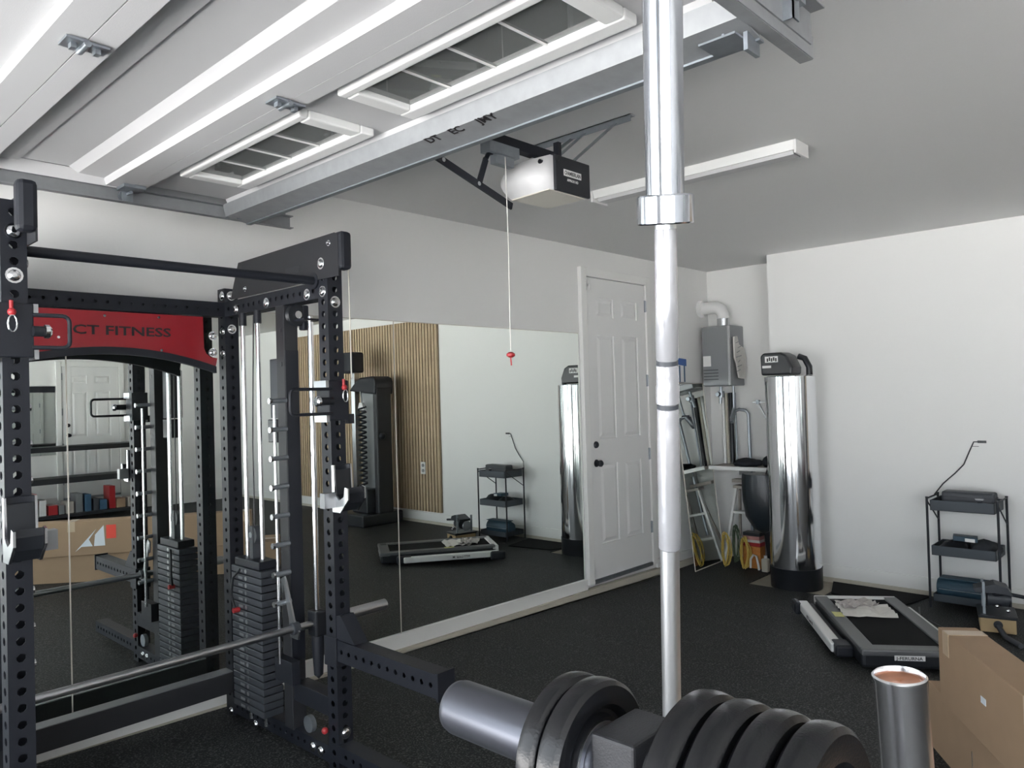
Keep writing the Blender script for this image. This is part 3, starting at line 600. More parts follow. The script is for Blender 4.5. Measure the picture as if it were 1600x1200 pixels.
for x in (0.672, 1.742): link('bar_flange', MB().cyl((x, 2.76, 2.135), (x + 0.016, 2.76, 2.135), 0.035, n=16), black, rk)
# lift bar riding on the two slide rods
link('slide_bar', MB().cyl((0.50, 2.92, 0.665), (1.93, 2.92, 0.665), 0.0155, n=18), steelb, rk)
for a, b in ((0.22, 0.52), (1.91, 2.19)): link('bar_sleeve', MB().cyl((a, 2.92, 0.665), (b, 2.92, 0.665), 0.025, n=20), steelb, rk)
for s in (1, -1):
    X = (lambda x: x) if s > 0 else (lambda x: SM - x)
    b0, b1 = sorted((X(1.795), X(1.855))); link('bar_bearing', MB().box(b0, b1, 2.885, 2.955, 0.61, 0.72), blackp, rk, bevel=0.008)
    link('bar_hook', MB().prism([(3.03, 0.86), (3.0, 0.875), (2.985, 0.85), (2.93, 0.70), (2.89, 0.655), (2.90, 0.62), (2.96, 0.62), (2.97, 0.70), (3.01, 0.84), (3.02, 0.80)], (X(1.715), 0, 0), EY, EZ, Vector((s, 0, 0)) * 0.008), steelb, rk)
    b0, b1 = sorted((X(1.70), X(1.73))); link('bar_collar', MB().cyl((b0, 2.92, 0.665), (b1, 2.92, 0.665), 0.026, n=16), dgrey, rk)
# red name panel between the rear uprights
def zr(x): return 1.895 - 0.37 * (x - 1.215) ** 2
xs = [0.745 + 0.94 * k / 24 for k in range(25)]
bot = [(x, zr(x)) for x in xs]
wing = lambda s: [(1.215 + s * a, z) for a, z in ((0.478, zr(1.69)), (0.478, 1.853), (0.445, 1.858), (0.425, 1.875), (0.415, 1.90), (0.412, 2.05))]
poly = bot + wing(1)[1:] + wing(-1)[1:][::-1]
pn = link('name_panel', MB().prism(poly, (0, 3.535, 0), EX, EZ, (0, 0.006, 0)), red, rk)
trim = bot + [(x, z - 0.032) for x, z in bot[::-1]]
link('panel_trim', MB().prism(trim, (0, 3.527, 0), EX, EZ, (0, 0.03, 0)), black, rk)
link('panel_back', MB().prism(poly, (0, 3.5412, 0), EX, EZ, (0, 0.004, 0)), black, rk)
text('lettering', 'CT FITNESS', (1.062, 3.5345, 1.948), EX, EZ, 0.056, ink, pn, 0.0008, width=0.41)
for x, z in ((1.19, 2.03), (1.42, 2.035), (1.43, 1.885), (1.01, 1.93), (0.85, 2.03)): link('rivet', MB().cyl((x, 3.535, z), (x, 3.531, z), 0.006, n=8), chrome, pn)
for s in (1, -1):
    for z in (1.96, 1.88): bolt(rk, (1.215 + s * 0.455, 3.53, z), -EY, 0.016)

# ------------------------------------------------------------------ standing barbell in the foreground
A = Vector((0.873, 0.532, 1.868)); B = Vector((0.985, 0.614, 1.256)); dn = (B - A).normalized()
t = thing('barbell', A + dn * 1.75, 'tall chrome barbell standing upright in the foreground', 'barbell')
def al(a): return A + dn * a
link('upper_sleeve', MB().cyl(al(0.0), al(-0.42), 0.0252, n=48), chromeb, t)
link('collar', MB().lathe([(0.0252, -0.022), (0.0356, -0.022), (0.0376, -0.020), (0.0376, 0.014), (0.0356, 0.016), (0.0142, 0.016)], al(0.0), dn, 64), chromeb, t)
link('shaft', MB().cyl(al(0.0), al(1.32), 0.0140, n=32), shaftm, t)
seg = [(0.022, 0.20, 0.0150), (0.206, 0.262, 0.0160), (0.268, 0.478, 0.0156)]
wr = [link('wrap', MB().lathe([(0.0142, a), (r * 0.97, a + 0.001), (r, a + 0.05), (r * 1.02, (a + b) / 2), (r * 1.03, b - 0.002), (0.0142, b)], al(0), dn, 28), wrap, t) for a, b, r in seg]
for o in wr: o['label'] = 'white plastic wrap on the shaft'
for a in (0.203, 0.265): link('band', MB().cyl(al(a - 0.003), al(a + 0.003), 0.0149, n=24), dgrey, t)
link('collar', MB().lathe([(0.0, -0.012), (0.0365, -0.010), (0.0365, 0.022), (0.0, 0.026)], al(1.32), dn, 32), chromeb, t)
end = (A.z - zf(1.3) - 0.006) / -dn.z
link('lower_sleeve', MB().cyl(al(1.33), al(end), 0.0252, n=32), chromeb, t)
# ------------------------------------------------------------------ plate tree
tx, ty, tz = 0.494, 0.343, 1.333
t = thing('plate_tree', (tx, ty, zf(tx)), 'black square post weight plate stand in the foreground with grey steel pegs', 'weight stand')
link('post', MB().box(tx - 0.031, tx + 0.031, ty - 0.020, ty + 0.020, zf(tx) + 0.06, 1.370), black2, t, bevel=0.0025)
link('base', MB().box(tx - 0.035, tx + 0.035, ty - 0.3, ty + 0.3, zf(tx) + 0.004, zf(tx) + 0.062).box(tx - 0.28, tx + 0.28, ty - 0.035, ty + 0.035, zf(tx) + 0.005, zf(tx) + 0.0615), black2, t)
pg = link('peg', MB().lathe([(0.0, 0.210), (0.019, 0.209), (0.0235, 0.205), (0.025, 0.199), (0.025, 0.02)], (tx, ty, tz), EY, 40), gunm, t)
link('peg', MB().lathe([(0.0, 0.222), (0.019, 0.221), (0.025, 0.210), (0.025, 0.02)], (tx, ty, tz), -EY, 40), gunm, t)
for z in (0.95, 0.55):
    for s in (1, -1): link('peg', MB().lathe([(0.0, 0.222), (0.019, 0.221), (0.025, 0.210), (0.025, 0.02)], (tx, ty, z), EY * s, 24), gunm, t)
def plate(y, R, th, lab, s, ax=EY):
    """rubber plate, inner face with three raised rings and a steel hub"""
    root = thing('weight_plate', (tx, y, tz), lab, 'weight plate', 'small plates on the stand pegs')
    h = th / 2
    prof = [(0.0262, -h * 0.8), (0.034, -h * 0.85), (0.036, -h * 0.35), (R * 0.62, -h * 0.35), (R * 0.70, -h * 0.95), (R * 0.80, -h), (R * 0.93, -h), (R * 0.985, -h * 0.7), (R, -h * 0.2), (R, h * 0.2), (R * 0.985, h * 0.7), (R * 0.93, h), (R * 0.80, h), (R * 0.70, h * 0.95), (R * 0.62, h * 0.35), (0.036, h * 0.35), (0.034, h * 0.85), (0.0262, h * 0.8), (0.0262, -h * 0.8)]
    link('plate_body', MB().lathe(prof, (tx, y, tz), ax, 64), rubber, root)
    link('hub_ring', MB().lathe([(0.0258, -h * 0.9), (0.031, -h * 0.92), (0.031, h * 0.92), (0.0258, h * 0.9), (0.0258, -h * 0.9)], (tx, y, tz), ax, 32), steelb, root)
    return root
plate(0.408, 0.062, 0.019, 'small black rubber plate on the left peg, outer of the two', 1)
plate(0.385, 0.063, 0.022, 'small black rubber plate on the left peg, touching the square post', 1)
nm = ['innermost', 'second from the post', 'third from the post', 'outermost, frontmost']
for k, y in enumerate((0.286, 0.258, 0.230, 0.201)):
    plate(y, 0.0755, 0.024, 'black rubber weight plate on the right peg, ' + nm[k], -1)

# ------------------------------------------------------------------ hollow chrome sleeve at lower right
t = thing('curl_bar', (0.835, 0.235, zf(0.83)), 'short chrome bar standing on end at lower right, open copper-coloured mouth', 'bar')
P0 = Vector((0.8185, 0.2465, 1.338)); P1 = Vector((0.835, 0.235, 0.95)); dd = (P1 - P0).normalized()
link('sleeve', MB().lathe([(0.0222, 0.03), (0.0226, 0.001), (0.0238, -0.0015), (0.0256, 0.0), (0.0256, 0.002), (0.0248, 0.004), (0.0250, 0.40)], P0, dd, 48), sleevem, t)
link('bore', MB().lathe([(0.0, 0.006), (0.006, 0.004), (0.013, 0.0045), (0.0185, 0.003), (0.0224, 0.006)], P0, dd, 32), copper, t)
link('collar', MB().cyl(P0 + dd * 0.40, P0 + dd * 0.43, 0.036, n=32), chromeb, t)
zz = (P0.z - zf(0.83) - 0.005) / -dd.z
link('shaft', MB().cyl(P0 + dd * 0.43, P0 + dd * (zz - 0.42), 0.014, n=20), chromeb, t)
link('lower_sleeve', MB().cyl(P0 + dd * (zz - 0.42), P0 + dd * zz, 0.0252, n=28), chromeb, t)

# ------------------------------------------------------------------ cardboard boxes
ux = Vector((0.839, 0.545, 0)); uy = Vector((0.545, -0.839, 0))
def carton(c, L, T, z0, z1, lab):
    """c = far corner on the mirror side; runs back along -ux, thickness along uy"""
    c = Vector((c[0], c[1], 0)); t = thing('cardboard_box', (c.x - ux.x * L / 2, c.y - ux.y * L / 2, z0), lab, 'box', None)
    mid = c - ux * L / 2 + uy * T / 2 + EZ * (z0 + z1) / 2
    b = link('carton', MB().obox(mid, ux * L / 2, uy * T / 2, EZ * (z1 - z0) / 2), card, t, bevel=0.004)
    return t, c
t, c = carton((3.45, 0.885), 2.25, 0.145, 0.335, 0.635, 'long narrow brown cardboard box standing on edge on top of another box')
e = 0.0015
for a in (0.08, 0.75, 1.5):
    q = c - ux * a
    link('tape', MB().obox(q + uy * 0.0725 + EZ * 0.6358, ux * 0.03, uy * 0.072, EZ * 0.0008), tape, t)
    link('tape', MB().obox(q - uy * 0.0008 + EZ * 0.59, ux * 0.03, uy * 0.0008, EZ * 0.045), tape, t)
link('tape', MB().obox(c + ux * 0.0008 + uy * 0.0725 + EZ * 0.50, ux * 0.0008, uy * 0.03, EZ * 0.13), tape, t)
link('shipping_label', MB().obox(c - ux * 0.42 - uy * 0.001 + EZ * 0.50, ux * 0.02, uy * 0.0008, EZ * 0.012), glassy, t)
# print on the long side: white angular mark and red label
def poly_on(pts, nm, m):
    o = c - uy * 0.0016
    vs = [o - ux * a + EZ * z for a, z in pts]; vs2 = [v - uy * 0.0006 for v in vs]; n = len(pts)
    mbx = MB(); mbx.add(vs + vs2, [tuple(range(n)), tuple(range(n, 2 * n))[::-1]] + [(k, n + k, n + (k + 1) % n, (k + 1) % n) for k in range(n)])
    return link(nm, mbx, m, t)
poly_on([(1.47, 0.37), (1.30, 0.56), (1.36, 0.47), (1.33, 0.41), (1.42, 0.41)], 'printed_mark', glassy)
poly_on([(1.32, 0.41), (1.31, 0.51), (1.24, 0.59), (1.23, 0.41)], 'printed_mark', glassy)
poly_on([(1.22, 0.47), (1.22, 0.59), (1.14, 0.59), (1.14, 0.47)], 'red_label', redlabel)
t, c = carton((3.66, 0.985), 2.35, 0.40, 0.0, 0.333, 'wide brown cardboard box lying on the floor under the narrow box')
for o in t.children: pass
t2 = t
link('tape', MB().obox(c - ux * 1.17 + uy * 0.2 + EZ * 0.3337, ux * 1.17, uy * 0.03, EZ * 0.0006), tape, t)
link('staple', MB().obox(c - ux * 0.45 - uy * 0.001 + EZ * 0.20, ux * 0.0015, uy * 0.001, EZ * 0.03), steelb, t)
t.location.z = t.location.z + 0.0

# ------------------------------------------------------------------ walking pad (folded treadmill)
tu = Vector((0.829, 0.559, 0)).normalized(); tv = Vector((tu.y, -tu.x, 0)); To = Vector((4.46, 1.545, 0))
t = thing('treadmill', To + tu * 0.55 + tv * 0.25 + EZ * 0.03, 'flat grey walking treadmill lying on the floor near the back wall', 'treadmill')
def tp(a, b, z): return To + tu * a + tv * b + EZ * z
def tbox(a0, a1, b0, b1, z0, z1): return MB().obox(tp((a0 + a1) / 2, (b0 + b1) / 2, (z0 + z1) / 2), tu * (a1 - a0) / 2, tv * (b1 - b0) / 2, EZ * (z1 - z0) / 2)
ZB = 0.045
link('base', tbox(-0.03, 1.12, 0.0, 0.54, ZB, 0.135), blackp, t, bevel=0.02)
link('belt', tbox(0.06, 1.08, 0.085, 0.455, 0.130, 0.1405), beltm, t)
for b0 in (0.0, 0.455): link('side_rail', tbox(0.0, 1.10, b0, b0 + 0.085, 0.125, 0.152), railm, t, bevel=0.006)
link('front_cap', tbox(-0.035, 0.065, 0.0, 0.54, 0.115, 0.152), railm, t, bevel=0.01)
link('rear_cap', tbox(1.07, 1.13, 0.0, 0.54, 0.09, 0.150), whitep, t, bevel=0.006)
link('panel_insert', tbox(-0.01, 0.05, 0.42, 0.52, 0.1515, 0.1535), blackp, t)
hb = link('folded_handrail', tbox(0.18, 1.12, -0.115, -0.045, 0.06, 0.115), whitep, t, bevel=0.01)
link('rail_strip', tbox(0.18, 1.12, -0.045, -0.010, 0.06, 0.095), blackp, t)
text('lettering', 'FITT Local  M', tp(0.82, -0.1155, 0.078), -tu, EZ, 0.03, ink, hb, 0.0004)
link('hinge_block', tbox(0.12, 0.26, -0.10, 0.0, 0.05, 0.12), black, t, bevel=0.015)
link('hinge_block', tbox(1.02, 1.17, -0.15, -0.10, 0.035, 0.12), black, t, bevel=0.02)
link('folded_handrail', tbox(0.25, 1.0, 0.555, 0.60, 0.07, 0.115), whitep, t, bevel=0.01)
for a in (0.06, 1.02):
    for b in (0.08, 0.46): link('foot', MB().cyl(tp(a, b, zf(4.6) * 0 + 0.004), tp(a, b, 0.06), 0.025, n=12), blackp, t)
sg = link('name_label', tbox(-0.0365, -0.0355, 0.17, 0.33, 0.095, 0.123), whitep, t)
text('lettering', 'J-FERURNA', tp(-0.037, 0.18, 0.100), tv, EZ, 0.024, ink, t, 0.0004, width=0.14)
# papers on the belt
def sheetpaper(name, pts, z, lab, m=paperm, cat='paper'):
    mb = MB(); n = len(pts)
    top = [Vector((p[0], p[1], z + p[2])) for p in pts]; bot = [p - EZ * 0.0015 for p in top]
    mb.add(top + bot, [tuple(range(n)), tuple(range(n, 2 * n))[::-1]] + [(k, n + k, n + (k + 1) % n, (k + 1) % n) for k in range(n)])
    return single(name, mb, m, (pts[0][0], pts[0][1], z), lab, cat)
pr = thing('instruction_leaflet', (5.22, 1.78, 0.142), 'creased white folded leaflet lying open on the treadmill belt', 'paper')
def crumple(cx, cy, w, h, ang, z, amp, seed):
    rnd = random.Random(seed); mb = MB(); nx, ny = 8, 7; ca, sa = math.cos(ang), math.sin(ang); vs = []
    for j in range(ny + 1):
        for i in range(nx + 1):
            a = (i / nx - 0.5) * w; b = (j / ny - 0.5) * h
            zz = z + 0.003 + amp * abs(math.sin(i * 1.4 + seed)) * abs(math.cos(j * 0.9)) + rnd.random() * amp * 0.3
            vs.append((cx + a * ca - b * sa, cy + a * sa + b * ca, zz))
    f = [(j * (nx + 1) + i, j * (nx + 1) + i + 1, (j + 1) * (nx + 1) + i + 1, (j + 1) * (nx + 1) + i) for j in range(ny) for i in range(nx)]
    mb.add(vs, f); n = len(vs); mb.add([(x, y, zz - 0.001) for x, y, zz in vs], [q[::-1] for q in f]); return mb
link('sheet', crumple(5.21, 1.76, 0.25, 0.33, 0.55, 0.141, 0.022, 3), paperm, pr)
link('inner_sheet', crumple(5.30, 1.86, 0.18, 0.24, 0.9, 0.150, 0.03, 5), mat('printed paper', (0.45, 0.42, 0.40), 0.7, var=0.35, vscale=50), pr)
sheetpaper('sticky_note', [(4.99, 1.815, 0), (5.07, 1.87, 0.002), (5.04, 1.92, 0.004), (4.96, 1.865, 0.001)], 0.155, 'small yellow note on the left side rail of the treadmill', mat('yellow note', (0.62, 0.60, 0.25), 0.7, var=0.2, vscale=40), 'note')

# ------------------------------------------------------------------ softener tank
tc = (6.16, 2.62)
t = thing('water_softener', (tc[0], tc[1], 0), 'tall polished steel water softener tank with black base and black valve head', 'water tank')
R = 0.203
link('base', MB().lathe([(0.0, -0.008), (R * 0.99, -0.008), (R * 1.0, 0.0), (R * 1.0, 0.16), (R * 1.015, 0.165), (R * 0.9, 0.17)], (tc[0], tc[1], 0.0), EZ, 48), blackp, t)
link('jacket', MB().lathe([(R * 0.985, 0.165), (R * 0.985, 1.725), (R * 0.9, 1.732), (0.0, 1.735)], (tc[0], tc[1], 0), EZ, 64), chrome, t)
hd = link('valve_head', MB().prism([(-0.13, 1.74), (0.13, 1.74), (0.135, 1.80), (0.09, 1.90), (0.04, 1.925), (-0.11, 1.925), (-0.135, 1.90)], (tc[0] - 0.15, tc[1] + 0.05, 0), -EY, EZ, (0.20, 0, 0)), blackp, t, bevel=0.015)
link('screen', MB().box(tc[0] - 0.153, tc[0] - 0.150, tc[1] + 0.03, tc[1] + 0.14, 1.845, 1.895), whitep, hd)
for k in range(5): link('display_mark', MB().box(tc[0] - 0.1545, tc[0] - 0.153, tc[1] + 0.04 + 0.018 * k, tc[1] + 0.052 + 0.018 * k, 1.852 + 0.006 * (k % 2), 1.888 - 0.008 * ((k + 1) % 2)), ink, hd)
link('sticker', MB().box(tc[0] - 0.153, tc[0] - 0.150, tc[1] + 0.09, tc[1] + 0.165, 1.80, 1.82), whitep, hd)
link('hose_elbow', MB().tube([(tc[0], tc[1] - 0.08, 1.89), (tc[0] + 0.0, tc[1] - 0.13, 1.87), (tc[0], tc[1] - 0.165, 1.80), (tc[0], tc[1] - 0.165, 1.735)], 0.025, 10), blackp, t)
link('hose', MB().tube([(tc[0] + 0.05, tc[1] + 0.11, 1.80), (tc[0] + 0.2, tc[1] + 0.15, 1.75), (6.42, 2.88, 1.85), (6.46, 2.90, 1.82)], 0.008, 8), blackp, t)

# ------------------------------------------------------------------ utility cart
t = thing('utility_cart', (6.26, 1.39, 0), 'slim three-tier slate metal utility cart against the back wall', 'cart')
XA, XB, YA, YB = 6.115, 6.41, 1.165, 1.61
for x, y in ((XA, YA), (XA, YB), (XB, YA), (XB, YB)):
    leg = link('leg', MB().cyl((x, y, 0.004), (x, y, 0.80), 0.0085, n=10), black, t)
    link('leg_cap', MB().cyl((x, y, 0.80), (x, y, 0.808), 0.010, n=10), blackp, leg)
def tray(z, h):
    mb = MB(); x0, x1, y0, y1 = XA + 0.0, XB - 0.0, YA + 0.02, YB - 0.02; th = 0.006
    mb.box(x0, x1, y0, y1, z, z + th).box(x0, x0 + th, y0, y1, z, z + h).box(x1 - th, x1, y0, y1, z, z + h).box(x0, x1, y0, y0 + th, z, z + h).box(x0, x1, y1 - th, y1, z, z + h)
    return link('tray', mb, trayg, t, bevel=0.002)
tray(0.71, 0.075); tray(0.385, 0.07); tray(0.05, 0.055)
for y in (YA, YB):
    link('brace', MB().cyl((XA, y, 0.78), (XB, y, 0.60), 0.005, n=8), black, t)
    link('push_bar', MB().cyl((XA, y, 0.795), (XB, y, 0.795), 0.006, n=8), black, t)
box = thing('soundbar_case', (6.26, 1.36, 0.717), 'long dark grey hard case standing in the top tray of the cart', 'case')
link('body', MB().box(6.20, 6.32, 1.20, 1.535, 0.7165, 0.845), dgrey, box, bevel=0.015)
link('lid_seam', MB().box(6.198, 6.322, 1.198, 1.537, 0.805, 0.808), black, box)
link('clasp', MB().prism([(-0.03, 0.03), (0.03, 0.03), (0.012, 0.0), (0, -0.012), (-0.012, 0.0)], (6.197, 1.29, 0.775), -EY, EZ, (-0.006, 0, 0)), chrome, box)
# middle tray clutter
def lump(name, c, s, seed, m, lab, cat):
    rnd = random.Random(seed); mb = MB(); n, mm = 18, 10; vs = []
    for i in range(mm + 1):
        th = math.pi * i / mm
        for k in range(n):
            ph = 2 * math.pi * k / n
            r = 1 + 0.16 * math.sin(3 * ph + seed) * math.sin(2 * th + seed) + 0.10 * math.sin(5 * ph + 2 * seed + 3 * th) + rnd.uniform(-0.03, 0.03)
            z = s[2] * math.cos(th) * r
            vs.append((c[0] + s[0] * math.sin(th) * math.cos(ph) * r, c[1] + s[1] * math.sin(th) * math.sin(ph) * r, c[2] + max(z, -s[2] * 0.6)))
    mb.add(vs, [(i * n + k, i * n + (k + 1) % n, (i + 1) * n + (k + 1) % n, (i + 1) * n + k) for i in range(mm) for k in range(n)], True)
    return single(name, mb, m, (c[0], c[1], c[2] - s[2] * 0.6), lab, cat)
lump('straps_bundle', (6.25, 1.28, 0.4325), (0.11, 0.095, 0.066), 2, cloth, 'bundled black straps in the right half of the middle cart tray', 'straps')
lump('cable_bundle', (6.24, 1.48, 0.4255), (0.11, 0.085, 0.055), 6, blackp, 'tangled black bundle in the left half of the middle cart tray', 'cables')
bk = thing('teal_carton', (6.25, 1.40, 0.46), 'small teal and white carton lying on the middle tray bundles', 'carton')
link('box_body', MB().obox((6.25, 1.40, 0.505), (0.05, 0.01, 0), (-0.016, 0.075, 0.004), (0, 0, 0.017)), bluem, bk, bevel=0.002)
link('white_band', MB().obox((6.198, 1.36, 0.50), (0.001, 0, 0), (-0.006, 0.03, 0.002), (0, 0, 0.012)), whitep, bk)
bag = thing('rolled_bag', (6.2, 1.42, 0.056), 'rolled dark blue bag lying in the bottom tray of the cart', 'bag')
link('roll', MB().lathe([(0.0, 0.0), (0.05, 0.004), (0.072, 0.02), (0.076, 0.1), (0.079, 0.2), (0.075, 0.32), (0.06, 0.36), (0.0, 0.365)], (6.225, 1.22, 0.138), EY, 24), bluem, bag)
link('flap', MB().obox((6.215, 1.40, 0.214), (0.055, 0, 0.0), (0, 0.16, 0), (0.0, 0, 0.004)), bluem, bag, bevel=0.002)
link('zip', MB().box(6.146, 6.149, 1.25, 1.56, 0.135, 0.139), steelb, bag)
# wall cable
t = thing('wall_power_cord', (D, 1.37, 1.18), 'black power cord running from the back wall down to the cart', 'cord')
link('cord', MB().tube([(D - 0.006, 1.31, 1.19), (D - 0.012, 1.37, 1.19), (D - 0.012, 1.40, 1.12), (D - 0.012, 1.44, 1.02), (D - 0.02, 1.50, 0.95), (D - 0.03, 1.58, 0.87), (6.40, 1.63, 0.79)], 0.0045, 8), blackp, t)
link('plug', MB().box(D - 0.012, D, 1.29, 1.345, 1.182, 1.20).box(D - 0.01, D, 1.34, 1.38, 1.155, 1.158), blackp, t)

# ------------------------------------------------------------------ small machine on a wooden base
t = thing('pump_machine', (5.82, 1.10, 0.0), 'small dark metal machine on a light wooden base beside the cart', 'machine')
mu = Vector((0.97, 0.24, 0)); mv = Vector((0.24, -0.97, 0)); mo = Vector((5.70, 1.21, 0))
def mp(a, b, z): return mo + mu * a + mv * b + EZ * z
def mbox(a0, a1, b0, b1, z0, z1): return MB().obox(mp((a0 + a1) / 2, (b0 + b1) / 2, (z0 + z1) / 2), mu * (a1 - a0) / 2, mv * (b1 - b0) / 2, EZ * (z1 - z0) / 2)
link('wooden_base', mbox(0, 0.26, 0, 0.20, 0.004, 0.095), woodbox, t, bevel=0.004)
link('top_deck', mbox(-0.01, 0.27, -0.01, 0.21, 0.095, 0.115), blackp, t, bevel=0.004)
link('hose_port', MB().cyl(mp(-0.012, 0.10, 0.058), mp(0.0, 0.10, 0.058), 0.026, n=18), black, t)
link('hose', MB().tube([mp(-0.01, 0.10, 0.05), mp(-0.05, 0.11, 0.04), mp(-0.13, 0.13, 0.02), mp(-0.28, 0.20, 0.018)], 0.017, 10), dgrey, t)
link('frame_post', mbox(0.03, 0.05, 0.02, 0.035, 0.115, 0.32), galvd, t)
link('frame_post', mbox(0.21, 0.23, 0.02, 0.035, 0.115, 0.30), galvd, t)
link('motor', MB().cyl(mp(0.12, 0.05, 0.20), mp(0.12, 0.17, 0.20), 0.05, n=20).cyl(mp(0.12, 0.17, 0.20), mp(0.12, 0.185, 0.20), 0.03, n=16), dgrey, t)
link('wheel', MB().lathe([(0.0, 0.01), (0.052, 0.01), (0.058, 0.0), (0.052, -0.01), (0.0, -0.01)], mp(0.17, 0.04, 0.18), -mv, 22), steelb, t)
link('lever', MB().tube([mp(0.10, 0.06, 0.22), mp(0.06, 0.15, 0.25), mp(0.05, 0.28, 0.235)], 0.012, 8), black, t)
link('head_cover', MB().prism([(-0.02, 0.27), (0.10, 0.31), (0.17, 0.29), (0.20, 0.24), (0.10, 0.25), (-0.01, 0.245)], mp(0.04, -0.01, 0), mv, EZ, mu * 0.14), dgrey, t, bevel=0.003)
for a, b, z in ((0.05, 0.03, 0.16), (0.05, 0.16, 0.14), (0.03, 0.10, 0.17), (0.06, 0.07, 0.27)): link('fitting', MB().ball(mp(a, b, z), 0.012), chrome, t)
lc = MB().tube([(6.02, 1.66, 0.012), (5.80, 1.60, 0.012), (5.62, 1.42, 0.012), (5.45, 1.30, 0.014), (5.3, 1.22, 0.014)], 0.006, 8)
single('floor_cable', lc, blackp, (5.6, 1.4, 0.01), 'thin black cable on the floor between treadmill and cart', 'cable')
def flatthing(name, pts, th, m, lab, cat):
    mb = MB(); n = len(pts); top = [(x, y, zf(x) + th + 0.001) for x, y in pts]; bot = [(x, y, zf(x) + 0.001) for x, y in pts]
    mb.add(top + bot, [tuple(range(n)), tuple(range(n, 2 * n))[::-1]] + [(k, n + k, n + (k + 1) % n, (k + 1) % n) for k in range(n)])
    return single(name, mb, m, (pts[0][0], pts[0][1], zf(pts[0][0])), lab, cat)
flatthing('rubber_mat', [(6.05, 2.30), (6.42, 2.42), (6.40, 1.68), (5.95, 1.78)], 0.010, beltm, 'loose black rubber mat offcut between the tank and the cart', 'mat')

# ------------------------------------------------------------------ alcove: tankless heater, pipes, shelf, mirror, ladder
t = thing('tankless_water_heater', (6.72, 3.52, 1.66), 'grey wall-hung tankless water heater in the alcove', 'water heater')
link('case', MB().box(6.62, 6.895, 3.375, 3.665, 1.665, 2.245), greyp, t, bevel=0.012)
link('front_cover', MB().box(6.605, 6.622, 3.375, 3.665, 1.672, 2.238), greyp, t, bevel=0.006)
link('edge_trim', MB().box(6.60, 6.612, 3.375, 3.395, 1.675, 2.235), chromer, t)
link('rating_label', MB().box(6.603, 6.605, 3.575, 3.655, 1.86, 1.96), whitep, t)
for k in range(4): link('vent_line', MB().box(6.603, 6.605, 3.50, 3.655, 1.73 + 0.03 * k, 1.737 + 0.03 * k), dgrey, t)
link('flue_collar', MB().cyl((6.74, 3.50, 2.245), (6.74, 3.50, 2.32), 0.062, n=24), chromer, t)
el = link('flue_elbow', MB().tube([(6.74, 3.50, 2.315), (6.74, 3.505, 2.365), (6.74, 3.525, 2.405), (6.74, 3.56, 2.428), (6.74, 3.61, 2.435), (6.74, 3.70, 2.435)], 0.060, 20), whitep, t)
link('wall_flange', MB().cyl((6.74, 3.70, 2.435), (6.74, 3.745, 2.435), 0.085, n=24), whitep, t)
rnd = random.Random(4)
link('instruction_bag', MB().prism([(0.0, 2.13), (0.07, 2.14), (0.10, 2.06), (0.20, 2.03), (0.24, 1.93), (0.22, 1.80), (0.19, 1.73), (0.08, 1.74), (0.04, 1.88), (0.0, 1.93)], (6.64, 3.362, 0), EX, EZ, (0, -0.018, 0)), paperm, t, bevel=0.006)
for k in range(7):
    z = 1.80 + 0.045 * k; link('bag_crease', MB().beam((6.66 + 0.02 * (k % 3), 3.342, z), (6.74 + 0.03 * (k % 2), 3.342, z + 0.02), 0.003, 0.006), greyp, t)
link('pipe', MB().cyl((6.74, 3.42, 1.665), (6.74, 3.42, 1.45), 0.012, n=10), galvd, t)
link('pipe', MB().cyl((6.74, 3.55, 1.665), (6.74, 3.56, 1.50), 0.015, n=10), galvd, t)
link('valve', MB().cyl((6.74, 3.55, 1.56), (6.74, 3.55, 1.62), 0.03, n=12).cyl((6.70, 3.55, 1.59), (6.66, 3.55, 1.59), 0.02, n=10), galvd, t)
link('pipe', MB().tube([(6.74, 3.42, 1.46), (6.76, 3.46, 1.36), (6.78, 3.47, 1.31), (6.80, 3.45, 1.42), (6.80, 3.40, 1.44), (6.81, 3.34, 1.43), (6.82, 3.315, 1.40), (6.82, 3.31, 0.8), (6.82, 3.31, 0.25)], 0.016, 10), galvd, t)
poles = ((3.60, 3.56, 0.016, whitep), (3.565, 3.525, 0.014, curbm), (3.52, 3.48, 0.022, blackp), (3.475, 3.435, 0.010, galvd))
nmz = ['white plastic pole leaning behind the shelf, nearest the leaning mirror', 'tan wooden pole leaning behind the shelf', 'thick black tube leaning on the shelf below the heater', 'thin grey metal rod leaning below the heater']
for (ya_, yb_, r, m), lab in zip(poles, nmz):
    single('pole', MB().cyl((6.80, yb_, 0.915), (6.87, ya_, 1.60), r, n=12), m, (6.80, yb_, 0.915), lab, 'pole', 'poles on the alcove shelf')
t = thing('alcove_shelf', (6.7, 3.3, 0.88), 'narrow white-edged shelf in the alcove holding dark clothes', 'shelf')
link('board', MB().box(6.55, 6.895, 2.95, 3.60, 0.885, 0.91), woodw, t)
link('front_edge', MB().box(6.535, 6.55, 2.95, 3.60, 0.88, 0.915), trimm, t)
link('bracket', MB().box(6.56, 6.89, 3.30, 3.32, 0.84, 0.885).box(6.87, 6.89, 3.30, 3.32, 0.70, 0.84), whitep, t)
link('apron', MB().box(6.87, 6.895, 3.33, 3.60, 0.80, 0.884), trimm, t)
lump('folded_jacket', (6.68, 3.28, 0.9375), (0.12, 0.125, 0.044), 5, cloth, 'dark folded jacket on the left of the alcove shelf', 'clothes')
lump('dark_jacket', (6.68, 3.035, 0.9525), (0.11, 0.07, 0.069), 9, cloth, 'heaped dark jacket on the right of the alcove shelf beside the tank', 'clothes')
